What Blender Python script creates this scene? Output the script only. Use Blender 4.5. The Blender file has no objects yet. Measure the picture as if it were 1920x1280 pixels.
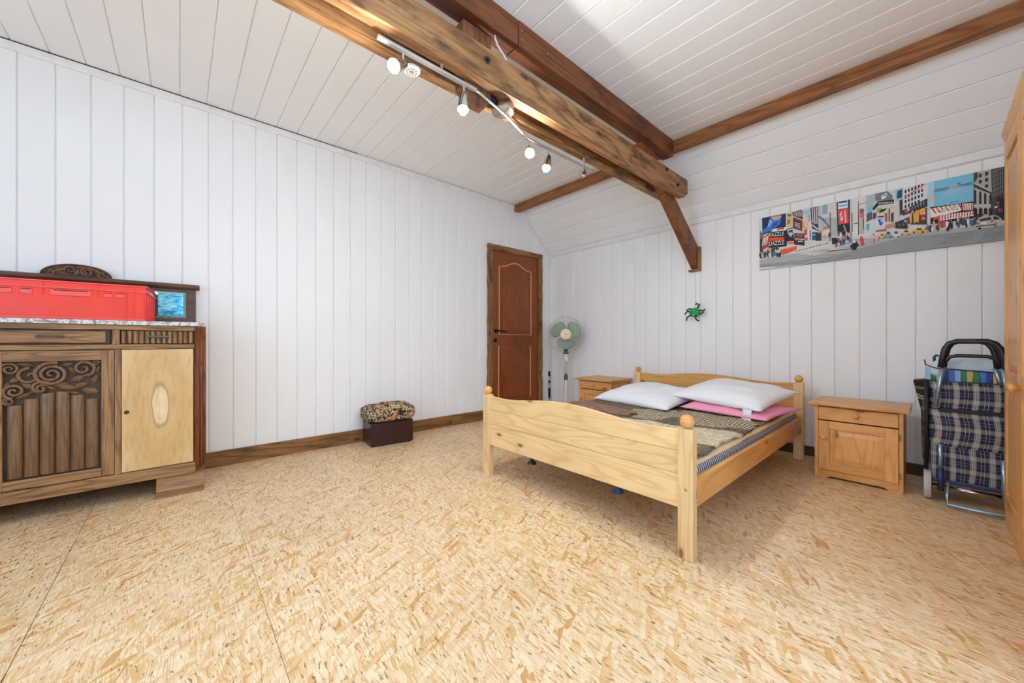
import bpy, bmesh, math, random
from mathutils import Vector, Matrix, noise

S = bpy.context.scene
COL = S.collection
PI = math.pi
random.seed(11)

# ------------------------------------------------------------------ camera
FPX, HORIZON, YAW, EYE = 700.0, 639.0, 48.3, 0.95
cd = bpy.data.cameras.new('camera')
cd.sensor_fit = 'HORIZONTAL'
cd.sensor_width = 36.0
cd.lens = 36.0 * FPX / 1920.0
cd.shift_y = -(HORIZON - 640.0) / 1920.0 * -1.0
cd.clip_start = 0.02
cam = bpy.data.objects.new('camera', cd)
COL.objects.link(cam)
cam.location = (0, 0, EYE)
cam.rotation_euler = (PI / 2, 0, math.radians(YAW))
S.camera = cam

# ------------------------------------------------------------------ world, daylight, exposure
wd = bpy.data.worlds.new('overcast_sky')
S.world = wd
wd.use_nodes = True
bg = wd.node_tree.nodes['Background']
bg.inputs['Color'].default_value = (0.50, 0.73, 1.0, 1)
bg.inputs['Strength'].default_value = 9.5
S.view_settings.view_transform = 'Standard'
S.view_settings.look = 'None'
S.view_settings.exposure = -0.10
S.view_settings.gamma = 1.0
S.view_settings.use_curve_mapping = False
try:
    S.cycles.max_bounces = 12
    S.cycles.diffuse_bounces = 10
    S.cycles.sample_clamp_indirect = 6.0
    S.cycles.caustics_reflective = False
    S.cycles.caustics_refractive = False
except Exception:
    pass
BULB_POWER = 620.0

# the room: left gable wall, back eave wall, flat ceiling with a 45 degree slope down to the back wall
XL, XR, YB, YF = -3.60, 0.87, 3.91, -2.40
ZC, YK, ZW = 2.71, 3.37, 2.17
WIN = [(-1.75, -0.60), (-0.35, 0.75)]          # windows in the wall behind the camera (X ranges)
FILL_WIN = (0.05, 1.60, 0.85, 2.25)               # added fill-light window, unseen, in the right wall between camera and wardrobe (Y and Z range)
WZ0, WZ1 = 0.55, 2.30


def portal(name, loc, rot, sx, sy):
    l = bpy.data.lights.new(name, 'AREA')
    l.shape = 'RECTANGLE'
    l.size, l.size_y = sx, sy
    l.cycles.is_portal = True
    o = bpy.data.objects.new(name, l)
    COL.objects.link(o)
    o.location, o.rotation_euler = loc, rot


for a, b in WIN:
    portal('window_portal', ((a + b) / 2, YF - 0.12, (WZ0 + WZ1) / 2), (-PI / 2, 0, 0), b - a, WZ1 - WZ0)
portal('fill_window_portal', (XR + 0.12, (FILL_WIN[0] + FILL_WIN[1]) / 2, (FILL_WIN[2] + FILL_WIN[3]) / 2), (0, PI / 2, 0), FILL_WIN[3] - FILL_WIN[2], FILL_WIN[1] - FILL_WIN[0])


# ------------------------------------------------------------------ helpers: colour and nodes
def lin(c):
    c /= 255.0
    return c / 12.92 if c <= 0.04045 else ((c + 0.055) / 1.055) ** 2.4


def rgb(r, g, b):
    return (lin(r), lin(g), lin(b), 1.0)


MATS = {}


class N:
    """Small node-tree writer."""
    def __init__(self, name):
        self.m = bpy.data.materials.new(name)
        self.m.use_nodes = True
        self.t = self.m.node_tree
        self.b = self.t.nodes['Principled BSDF']
        MATS[name] = self.m

    def new(self, typ, **kw):
        n = self.t.nodes.new(typ)
        for k, v in kw.items():
            setattr(n, k, v)
        return n

    def put(self, sock, v):
        if isinstance(v, (int, float)):
            sock.default_value = v
        elif isinstance(v, (tuple, list)):
            sock.default_value = v
        else:
            self.t.links.new(v, sock)

    def math(self, op, a, b=0.0, c=0.0, clamp=False):
        n = self.new('ShaderNodeMath', operation=op, use_clamp=clamp)
        for i, v in enumerate((a, b, c)):
            self.put(n.inputs[i], v)
        return n.outputs[0]

    def mix(self, f, a, b, mode='MIX'):
        n = self.new('ShaderNodeMix', data_type='RGBA', blend_type=mode)
        self.put(n.inputs['Factor'], f)
        self.put(n.inputs['A'], a)
        self.put(n.inputs['B'], b)
        return n.outputs['Result']

    def ramp(self, f, stops, interp='LINEAR'):
        n = self.new('ShaderNodeValToRGB')
        n.color_ramp.interpolation = interp
        e = n.color_ramp.elements
        while len(e) < len(stops):
            e.new(0.5)
        for i, (p, c) in enumerate(stops):
            e[i].position = p
            e[i].color = c if len(c) == 4 else (*c, 1)
        self.put(n.inputs[0], f)
        return n.outputs[0]

    def coords(self, rnd=True, kind='Object'):
        tc = self.new('ShaderNodeTexCoord').outputs[kind]
        if not rnd:
            return tc
        oi = self.new('ShaderNodeObjectInfo').outputs['Random']
        v = self.new('ShaderNodeVectorMath', operation='MULTIPLY_ADD')
        cx = self.new('ShaderNodeCombineXYZ')
        for i in range(3):
            self.put(cx.inputs[i], oi)
        self.put(v.inputs[0], cx.outputs[0])
        v.inputs[1].default_value = (17.0, 29.0, 23.0)
        self.put(v.inputs[2], tc)
        return v.outputs[0]

    def mapped(self, co, scale=(1, 1, 1), rot=(0, 0, 0), loc=(0, 0, 0)):
        n = self.new('ShaderNodeMapping')
        self.put(n.inputs['Vector'], co)
        n.inputs['Scale'].default_value = scale
        n.inputs['Rotation'].default_value = rot
        n.inputs['Location'].default_value = loc
        return n.outputs[0]

    def noise(self, co, scale, detail=3.0, rough=0.5, dist=0.0):
        n = self.new('ShaderNodeTexNoise')
        self.put(n.inputs['Vector'], co)
        n.inputs['Scale'].default_value = scale
        n.inputs['Detail'].default_value = detail
        n.inputs['Roughness'].default_value = rough
        n.inputs['Distortion'].default_value = dist
        return n.outputs['Fac']

    def voro(self, co, scale, feature='F1', rnd=1.0):
        n = self.new('ShaderNodeTexVoronoi', feature=feature)
        self.put(n.inputs['Vector'], co)
        n.inputs['Scale'].default_value = scale
        n.inputs['Randomness'].default_value = rnd
        return n

    def bump(self, h, strength=0.2, dist=0.002):
        n = self.new('ShaderNodeBump')
        n.inputs['Strength'].default_value = strength
        n.inputs['Distance'].default_value = dist
        self.put(n.inputs['Height'], h)
        self.t.links.new(n.outputs[0], self.b.inputs['Normal'])

    def out(self, color, rough=0.5, metal=0.0, spec=0.5):
        self.put(self.b.inputs['Base Color'], color)
        self.put(self.b.inputs['Roughness'], rough)
        self.put(self.b.inputs['Metallic'], metal)
        self.b.inputs['Specular IOR Level'].default_value = spec
        return self.m


def plain(name, c, rough=0.5, metal=0.0, spec=0.5, var=0.06):
    n = N(name)
    f = n.noise(n.coords(), 14.0, 3)
    k = n.ramp(f, [(0.3, (1 - var,) * 3), (0.7, (1 + var,) * 3)])
    return n.out(n.mix(1.0, c, k, 'MULTIPLY'), rough, metal, spec)


def wood(name, light, mid, dark, axis='z', scale=1.0, knots=0.0, rough=0.5, grain=0.6, fibre=0.35, wear=0.0, spec=0.4):
    n = N(name)
    co = n.coords()
    ai = 'xyz'.index(axis)
    st = [1.0, 1.0, 1.0]
    st[ai] = 0.10
    wob = n.noise(co, 2.2 * scale, 2)
    m1 = n.mapped(co, st)
    f = n.noise(m1, 7.0 * scale, 2, 0.5, 0.4)
    ring = n.math('SINE', n.math('MULTIPLY', f, 64.0))
    ring = n.math('MULTIPLY_ADD', ring, 0.5, 0.5)
    ring = n.math('POWER', ring, 4.0)
    st2 = [1.0, 1.0, 1.0]
    st2[ai] = 0.03
    fib = n.noise(n.mapped(co, st2), 150.0 * scale, 2, 0.6)
    col = n.mix(n.math('MULTIPLY', ring, grain, clamp=True), light, mid)
    col = n.mix(n.math('MULTIPLY', n.math('SUBTRACT', fib, 0.42), fibre * 4.0, clamp=True), col, n.mix(0.55, mid, dark))
    tone = n.ramp(wob, [(0.3, (0.88,) * 3), (0.7, (1.10,) * 3)])
    col = n.mix(1.0, col, tone, 'MULTIPLY')
    if wear > 0:
        w = n.noise(n.mapped(co, [0.35 if i == ai else 1 for i in range(3)]), 9.0, 5, 0.65)
        col = n.mix(n.math('MULTIPLY', n.ramp(w, [(0.48, (0, 0, 0)), (0.66, (1, 1, 1))]), wear), col, dark)
    if knots > 0:
        sp3 = n.new('ShaderNodeSeparateXYZ')
        n.put(sp3.inputs[0], co)
        oth = [i for i in range(3) if i != ai]
        flat = n.new('ShaderNodeCombineXYZ')
        n.put(flat.inputs[0], n.math('MULTIPLY', sp3.outputs[ai], 0.42))
        n.put(flat.inputs[1], n.math('ADD', sp3.outputs[oth[0]], sp3.outputs[oth[1]]))
        v = n.voro(flat.outputs[0], 8.0 * scale)
        v.voronoi_dimensions = '2D'
        d = v.outputs['Distance']
        pick = n.new('ShaderNodeSeparateColor')
        n.put(pick.inputs[0], v.outputs['Color'])
        on = n.math('LESS_THAN', pick.outputs[0], knots)
        k1 = n.ramp(d, [(0.0, (1, 1, 1)), (0.055, (1, 1, 1)), (0.10, (0.25,) * 3), (0.20, (0, 0, 0))])
        col = n.mix(n.math('MULTIPLY', n.math('MULTIPLY', k1, on), 0.85), col, dark)
    n.bump(n.math('ADD', n.math('MULTIPLY', ring, 0.4), fib), 0.12, 0.0012)
    return n.out(col, rough, 0.0, spec)


# ------------------------------------------------------------------ materials
# white paint on boards
n = N('white_paint')
co = n.coords()
g1 = n.noise(n.mapped(co, (1, 1, 0.05)), 60.0, 3)
n.bump(g1, 0.10, 0.001)
tone = n.ramp(n.noise(co, 1.6, 2), [(0.3, (0.85, 0.85, 0.85)), (0.7, (0.88, 0.88, 0.88))])
n.out(tone, 0.42, 0.0, 0.35)
n = N('ceiling_paint')
co = n.coords()
g1 = n.noise(n.mapped(co, (0.05, 1, 1)), 60.0, 3)
n.bump(g1, 0.10, 0.001)
tone = n.ramp(n.noise(co, 1.6, 2), [(0.3, (0.86, 0.86, 0.86)), (0.7, (0.89, 0.89, 0.89))])
n.out(tone, 0.5, 0.0, 0.3)
plain('white_trim', (0.80, 0.80, 0.79, 1), 0.4)

# oriented strand board
n = N('strand_board')
co = n.coords()
warp = n.new('ShaderNodeTexNoise')
n.put(warp.inputs['Vector'], co)
warp.inputs['Scale'].default_value = 5.0
wv = n.new('ShaderNodeVectorMath', operation='MULTIPLY_ADD')
n.put(wv.inputs[0], warp.outputs['Color'])
wv.inputs[1].default_value = (0.05, 0.05, 0.0)
n.put(wv.inputs[2], co)
cw = wv.outputs[0]
PALE, TAN, DEEP, BARK = rgb(231, 207, 168), rgb(220, 182, 128), rgb(198, 148, 88), rgb(120, 78, 42)
layers = [((9, 105, 1), 0.05), ((7, 80, 1), -0.22), ((10, 95, 1), 0.34), ((15, 62, 1), 1.1)]
col = None
for i, (sc, rot) in enumerate(layers):
    mp = n.mapped(cw, (1, 1, 1), (0, 0, rot), (i * 3.7, i * 1.9, 0))
    mp = n.mapped(mp, sc)
    v = n.voro(mp, 1.0)
    sp = n.new('ShaderNodeSeparateColor')
    n.put(sp.inputs[0], v.outputs['Color'])
    c = n.ramp(sp.outputs[0], [(0.0, DEEP), (0.06, TAN), (0.25, PALE), (0.62, rgb(235, 215, 181)), (0.84, PALE), (0.95, TAN), (1.0, DEEP)])
    c = n.mix(n.math('MULTIPLY', n.ramp(v.outputs['Distance'], [(0.45, (0, 0, 0)), (0.95, (1, 1, 1))]), 0.5), c, DEEP)
    if col is None:
        col = c
    else:
        on = n.math('GREATER_THAN', sp.outputs[1], 0.58)
        col = n.mix(on, col, c)
fib = n.noise(n.mapped(cw, (12, 260, 1), (0, 0, 0.12)), 1.0, 2)
col = n.mix(n.math('MULTIPLY', n.math('SUBTRACT', fib, 0.50), 3.4, clamp=True), col, DEEP)
spk = n.noise(n.mapped(cw, (34, 120, 1), (0, 0, 0.3)), 1.0, 2)
col = n.mix(n.math('MULTIPLY', n.ramp(spk, [(0.62, (0, 0, 0)), (0.70, (1, 1, 1))]), 0.8), col, BARK)
hole = n.noise(n.mapped(cw, (60, 85, 1), (0, 0, -0.6)), 1.0, 1)
col = n.mix(n.math('MULTIPLY', n.ramp(hole, [(0.765, (0, 0, 0)), (0.80, (1, 1, 1))]), 0.9), col, rgb(80, 54, 34))
big = n.ramp(n.noise(co, 1.3, 2), [(0.3, (0.93, 0.92, 0.90)), (0.7, (1.05, 1.04, 1.03))])
col = n.mix(1.0, col, big, 'MULTIPLY')
n.bump(spk, 0.1, 0.001)
n.out(col, 0.42, 0.0, 0.45)

# timbers
wood('beam_wood_y', rgb(182, 134, 86), rgb(136, 90, 52), rgb(54, 34, 22), 'y', 0.8, 0.25, 0.6, 0.9, 0.6, 0.8)
wood('beam_wood_x', rgb(166, 108, 60), rgb(128, 76, 38), rgb(66, 36, 18), 'x', 0.8, 0.3, 0.55, 0.9, 0.5, 0.5)
wood('beam_wood_z', rgb(140, 90, 54), rgb(96, 58, 34), rgb(44, 26, 16), 'z', 0.9, 0.1, 0.6, 0.8, 0.6, 0.6)
wood('red_beam_y', rgb(138, 80, 44), rgb(100, 52, 28), rgb(50, 26, 16), 'y', 0.8, 0.25, 0.55, 0.9, 0.5, 0.7)
wood('strut_wood', rgb(150, 92, 52), rgb(106, 60, 32), rgb(58, 32, 18), 'z', 0.9, 0.12, 0.55, 0.8, 0.5, 0.5)
wood('baseboard_y', rgb(150, 106, 58), rgb(112, 74, 36), rgb(58, 36, 18), 'y', 0.9, 0.25, 0.55, 0.9, 0.4, 0.5)
wood('shaded_baseboard_x', rgb(96, 66, 42), rgb(66, 44, 28), rgb(34, 22, 14), 'x', 0.9, 0.2, 0.55, 0.9, 0.4, 0.4)  # darker than the left boards: shade behind the bed is in the colour
wood('door_trim_z', rgb(160, 116, 68), rgb(112, 74, 38), rgb(60, 38, 20), 'z', 1.0, 0.2, 0.6, 0.9, 0.5, 0.5)
wood('door_trim_y', rgb(160, 116, 68), rgb(112, 74, 38), rgb(60, 38, 20), 'y', 1.0, 0.2, 0.6, 0.9, 0.5, 0.5)
wood('mahogany', rgb(146, 78, 34), rgb(108, 52, 20), rgb(62, 28, 12), 'z', 1.3, 0, 0.35, 0.5, 0.5)
plain('mahogany_moulding', rgb(214, 142, 98), 0.4)
for ax in 'xyz':
    wood('pine_' + ax, rgb(236, 202, 150), rgb(214, 164, 102), rgb(120, 72, 36), ax, 1.0, 0.30, 0.38, 0.50, 0.16)
    wood('honey_pine_' + ax, rgb(222, 168, 100), rgb(198, 134, 68), rgb(118, 66, 28), ax, 1.0, 0.30, 0.36, 0.55, 0.18)
for ax in 'yz':
    wood('oak_' + ax, rgb(164, 124, 82), rgb(124, 86, 52), rgb(52, 34, 22), ax, 1.2, 0, 0.45, 0.9, 0.75)
wood('oak_carved', rgb(128, 96, 66), rgb(96, 68, 44), rgb(38, 25, 17), 'z', 1.4, 0, 0.4, 0.5, 0.6)
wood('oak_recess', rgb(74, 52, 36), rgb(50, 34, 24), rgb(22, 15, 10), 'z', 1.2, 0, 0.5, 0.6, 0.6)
wood('oak_dark', rgb(104, 74, 54), rgb(70, 48, 36), rgb(34, 22, 17), 'y', 1.2, 0, 0.4, 0.7, 0.6)
wood('red_oak_z', rgb(150, 88, 46), rgb(106, 54, 28), rgb(54, 28, 16), 'z', 1.2, 0, 0.4, 0.9, 0.7)
# burl veneer of the sideboard's side doors: rings round an upright oval
n = N('burl_veneer')
tc = n.coords(False)
sx = n.new('ShaderNodeSeparateXYZ')
n.put(sx.inputs[0], tc)
yy = n.math('DIVIDE', n.math('SUBTRACT', n.math('ABSOLUTE', n.math('ADD', sx.outputs[1], 0.0)), 0.415), 0.041)
zz = n.math('DIVIDE', n.math('SUBTRACT', sx.outputs[2], 0.562), 0.122)
rr = n.math('SQRT', n.math('ADD', n.math('MULTIPLY', yy, yy), n.math('MULTIPLY', zz, zz)))
wz = n.noise(n.mapped(tc, (1, 1, 0.35)), 14.0, 4)
rr = n.math('ADD', rr, n.math('MULTIPLY', n.math('SUBTRACT', wz, 0.5), 1.1))
rings = n.math('MULTIPLY_ADD', n.math('SINE', n.math('MULTIPLY', rr, 11.0)), 0.5, 0.5)
base = n.ramp(n.math('DIVIDE', rr, 5.0), [(0.0, rgb(238, 214, 172)), (0.17, rgb(232, 204, 158)), (0.205, rgb(176, 142, 96)), (0.25, rgb(214, 178, 126)), (0.5, rgb(206, 166, 110)), (1.0, rgb(222, 190, 142))])
colr = n.mix(n.math('MULTIPLY', rings, 0.10), base, rgb(176, 132, 80))
fl_ = n.noise(n.mapped(tc, (1, 1, 0.2)), 46.0, 4)
colr = n.mix(n.math('MULTIPLY', n.ramp(fl_, [(0.5, (0, 0, 0)), (0.75, (1, 1, 1))]), 0.4), colr, rgb(160, 116, 70))
n.out(colr, 0.35)

# stone, metals, plastics, cloth
n = N('marble')
co = n.coords()
f = n.noise(co, 22.0, 6, 0.65, 1.6)
n.out(n.ramp(f, [(0.32, rgb(86, 82, 88)), (0.46, rgb(176, 172, 174)), (0.56, rgb(228, 226, 226)), (0.7, rgb(120, 116, 122))]), 0.2)
plain('iron_black', rgb(34, 33, 33), 0.4, 0.6)
plain('antique_metal', rgb(92, 86, 78), 0.3, 0.9)
plain('chrome', rgb(214, 214, 216), 0.16, 1.0, var=0.02)
plain('brushed_steel', rgb(196, 190, 178), 0.32, 1.0, var=0.05)
plain('track_metal', rgb(206, 204, 200), 0.35, 0.75, var=0.03)
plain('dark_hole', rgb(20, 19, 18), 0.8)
plain('red_plastic', rgb(236, 62, 44), 0.36, var=0.04)
plain('pink_red_plastic', rgb(240, 92, 84), 0.4, var=0.04)
n = N('mirror_painted_reflection')
f = n.noise(n.mapped(n.coords(), (1, 1, 2.2)), 16.0, 3, 0.5, 1.2)
n.out(n.ramp(f, [(0.35, rgb(46, 122, 152)), (0.55, rgb(104, 186, 208)), (0.7, rgb(170, 206, 214))]), 0.12, 0.75)  # blue blotches painted in for the mirror's reflection
n = N('mirror_bevel')
n.out(rgb(176, 220, 222), 0.08, 0.8)
plain('wine_leather', rgb(50, 20, 22), 0.28, var=0.15)
n = N('floral_velvet')
co = n.coords()
f1 = n.noise(co, 26.0, 4, 0.6, 1.8)
f2 = n.noise(co, 15.0, 2, 0.5, 1.0)
c1 = n.ramp(f1, [(0.36, rgb(24, 20, 22)), (0.45, rgb(70, 52, 40)), (0.50, rgb(186, 160, 126)), (0.60, rgb(222, 206, 178)), (0.68, rgb(120, 92, 64))], 'CONSTANT')
c2 = n.ramp(f2, [(0.44, rgb(30, 26, 30)), (0.5, rgb(176, 116, 62)), (0.60, rgb(206, 122, 70)), (0.66, rgb(206, 184, 150))], 'CONSTANT')
n.out(n.mix(n.math('GREATER_THAN', f2, 0.575), c1, c2), 0.75)
plain('fan_white', rgb(226, 228, 226), 0.35, var=0.02)
plain('fan_cream', rgb(238, 216, 176), 0.4, var=0.02)
plain('fan_green', rgb(44, 96, 66), 0.4)
n = N('fan_blade_green')
n.out(rgb(150, 172, 150), 0.35)
n.b.inputs['Transmission Weight'].default_value = 0.15
plain('wire_grey', rgb(182, 184, 184), 0.35, 0.5)
plain('white_cotton', rgb(232, 234, 238), 0.8, var=0.02)
plain('pink_cotton', rgb(240, 160, 186), 0.8, var=0.05)
plain('cream_sheet', rgb(226, 202, 164), 0.8, var=0.05)
plain('label_white', rgb(220, 226, 232), 0.6)
n = N('ticking_stripe')
tc = n.coords(False)
sx = n.new('ShaderNodeSeparateXYZ')
n.put(sx.inputs[0], tc)
s = n.math('FRACT', n.math('MULTIPLY', n.math('ADD', sx.outputs[1], n.math('MULTIPLY', sx.outputs[2], 0.35)), 46.0))
n.out(n.mix(n.math('GREATER_THAN', s, 0.42), rgb(206, 214, 224), rgb(48, 62, 92)), 0.8)
# brown plush blanket: cream animal figures, one with wavy zebra stripes
n = N('animal_blanket')
tc = n.coords(False)
big = n.noise(tc, 3.0, 3)
sx = n.new('ShaderNodeSeparateXYZ')
n.put(sx.inputs[0], tc)


def blob(cx, cy, rx, ry, soft=0.12):
    a = n.math('DIVIDE', n.math('SUBTRACT', sx.outputs[0], cx), rx)
    b = n.math('DIVIDE', n.math('SUBTRACT', sx.outputs[1], cy), ry)
    d = n.math('ADD', n.math('MULTIPLY', a, a), n.math('MULTIPLY', b, b))
    d = n.math('ADD', d, n.math('MULTIPLY', n.math('SUBTRACT', big, 0.5), 1.8))
    return n.ramp(d, [(1.0 - soft, (1, 1, 1)), (1.0, (0, 0, 0))])


fine = n.noise(n.mapped(tc, (1.0, 0.35, 1)), 70.0, 3)
brown = n.ramp(fine, [(0.3, rgb(78, 66, 50)), (0.55, rgb(112, 98, 74)), (0.75, rgb(140, 126, 98))])
creamc = n.ramp(fine, [(0.35, rgb(178, 164, 138)), (0.6, rgb(212, 200, 174))])
wv = n.new('ShaderNodeTexWave', wave_type='BANDS', bands_direction='X')
n.put(wv.inputs['Vector'], n.mapped(tc, (1, 0.35, 1), (0, 0, 0.35)))
wv.inputs['Scale'].default_value = 15.0
wv.inputs['Distortion'].default_value = 2.6
wv.inputs['Detail'].default_value = 2.0
stripe = n.math('GREATER_THAN', wv.outputs['Fac'], 0.5)
c = n.mix(n.math('MULTIPLY', n.math('MAXIMUM', blob(0.42, 0.12, 0.30, 0.26), blob(0.02, -0.02, 0.18, 0.22)), stripe), brown, creamc)
c = n.mix(n.math('MAXIMUM', blob(0.58, -0.42, 0.20, 0.24), blob(0.22, -0.38, 0.28, 0.08)), c, creamc)
n.bump(fine, 0.5, 0.006)
n.out(c, 0.9)
plain('russet_throw', rgb(140, 106, 92), 0.9, var=0.25)
# tartan of the shopping trolley
n = N('tartan')
tc = n.coords(False)
sx = n.new('ShaderNodeSeparateXYZ')
n.put(sx.inputs[0], tc)
WHT, NAV = rgb(214, 208, 192), rgb(22, 22, 60)
ramps = [(0.0, (0, 0, 0)), (0.08, (1, 1, 1)), (0.10, (0, 0, 0)), (0.34, (0.65,) * 3), (0.385, (0.1,) * 3), (0.41, (0.8,) * 3), (0.50, (0.25,) * 3), (0.53, (0.8,) * 3), (0.60, (0.1,) * 3), (0.62, (0.65,) * 3), (0.66, (0, 0, 0)), (0.9, (1, 1, 1)), (0.92, (0, 0, 0))]
fx = n.ramp(n.math('FRACT', n.math('MULTIPLY', n.math('ADD', sx.outputs[0], n.math('MULTIPLY', sx.outputs[1], 1.0)), 14.0)), ramps, 'CONSTANT')
fz = n.ramp(n.math('FRACT', n.math('MULTIPLY', sx.outputs[2], 12.5)), ramps, 'CONSTANT')
f = n.math('ADD', n.math('MULTIPLY', fx, 0.58), n.math('MULTIPLY', fz, 0.34), clamp=True)
n.out(n.mix(f, NAV, WHT), 0.75)
n = N('dark_tartan')
tc = n.coords(False)
sx = n.new('ShaderNodeSeparateXYZ')
n.put(sx.inputs[0], tc)
fx = n.ramp(n.math('FRACT', n.math('MULTIPLY', n.math('ADD', sx.outputs[0], sx.outputs[1]), 18.0)), [(0.0, (0, 0, 0)), (0.7, (1, 1, 1)), (0.76, (0, 0, 0)), (0.85, (0.7,) * 3), (0.9, (0, 0, 0))], 'CONSTANT')
fz = n.ramp(n.math('FRACT', n.math('MULTIPLY', sx.outputs[2], 16.0)), [(0.0, (0, 0, 0)), (0.5, (1, 1, 1)), (0.55, (0, 0, 0)), (0.65, (0.7,) * 3), (0.7, (0, 0, 0))], 'CONSTANT')
n.out(n.mix(n.math('MULTIPLY', n.math('MAXIMUM', fx, fz), 0.8), rgb(24, 22, 24), rgb(190, 186, 180)), 0.75)
plain('black_binding', rgb(20, 20, 23), 0.6)
plain('grip_black', rgb(30, 32, 36), 0.4)
plain('blue_alu', rgb(150, 182, 204), 0.3, 0.8)
plain('navy_plastic', rgb(38, 46, 88), 0.4)
plain('tyre_grey', rgb(186, 186, 182), 0.6)
plain('pale_blue_plastic', rgb(204, 222, 236), 0.4)
for nm, c in (('bag_green', (44, 130, 62)), ('bag_blue', (74, 120, 210)), ('bag_violet', (50, 44, 150)), ('bag_yellow', (216, 190, 92)), ('bag_sky', (150, 196, 230))):
    plain(nm, rgb(*c), 0.45)
plain('toy_green', rgb(36, 158, 84), 0.6, var=0.2)
plain('toy_dark', rgb(14, 52, 34), 0.6)
plain('string_grey', rgb(150, 150, 150), 0.7)
plain('cable_white', rgb(222, 222, 220), 0.4)
plain('blue_foot', rgb(52, 92, 150), 0.4)
plain('lamp_white', rgb(236, 236, 234), 0.3)
plain('detector_grey', rgb(150, 152, 156), 0.5)
n = N('print_ink')
at = n.new('ShaderNodeAttribute', attribute_name='ink')
n.out(at.outputs['Color'], 0.5, 0.0, 0.3)
plain('canvas_edge', rgb(120, 122, 124), 0.7)
for bulb_name, gain in (('lit_bulb', 1.0), ('strong_lit_bulb', 2.3)):
    n = N(bulb_name)
    n.t.nodes.remove(n.b)
    em = n.new('ShaderNodeEmission')
    em.inputs['Color'].default_value = (1.0, 0.975, 0.92, 1)
    em.inputs['Strength'].default_value = BULB_POWER * gain
    n.t.links.new(em.outputs[0], n.t.nodes['Material Output'].inputs['Surface'])
n = N('window_glass')
n.t.nodes.remove(n.b)
tr = n.new('ShaderNodeBsdfTransparent')
gl = n.new('ShaderNodeBsdfGlossy')
gl.inputs['Roughness'].default_value = 0.02
mx = n.new('ShaderNodeMixShader')
mx.inputs[0].default_value = 0.05
n.t.links.new(tr.outputs[0], mx.inputs[1])
n.t.links.new(gl.outputs[0], mx.inputs[2])
n.t.links.new(mx.outputs[0], n.t.nodes['Material Output'].inputs['Surface'])


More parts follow.
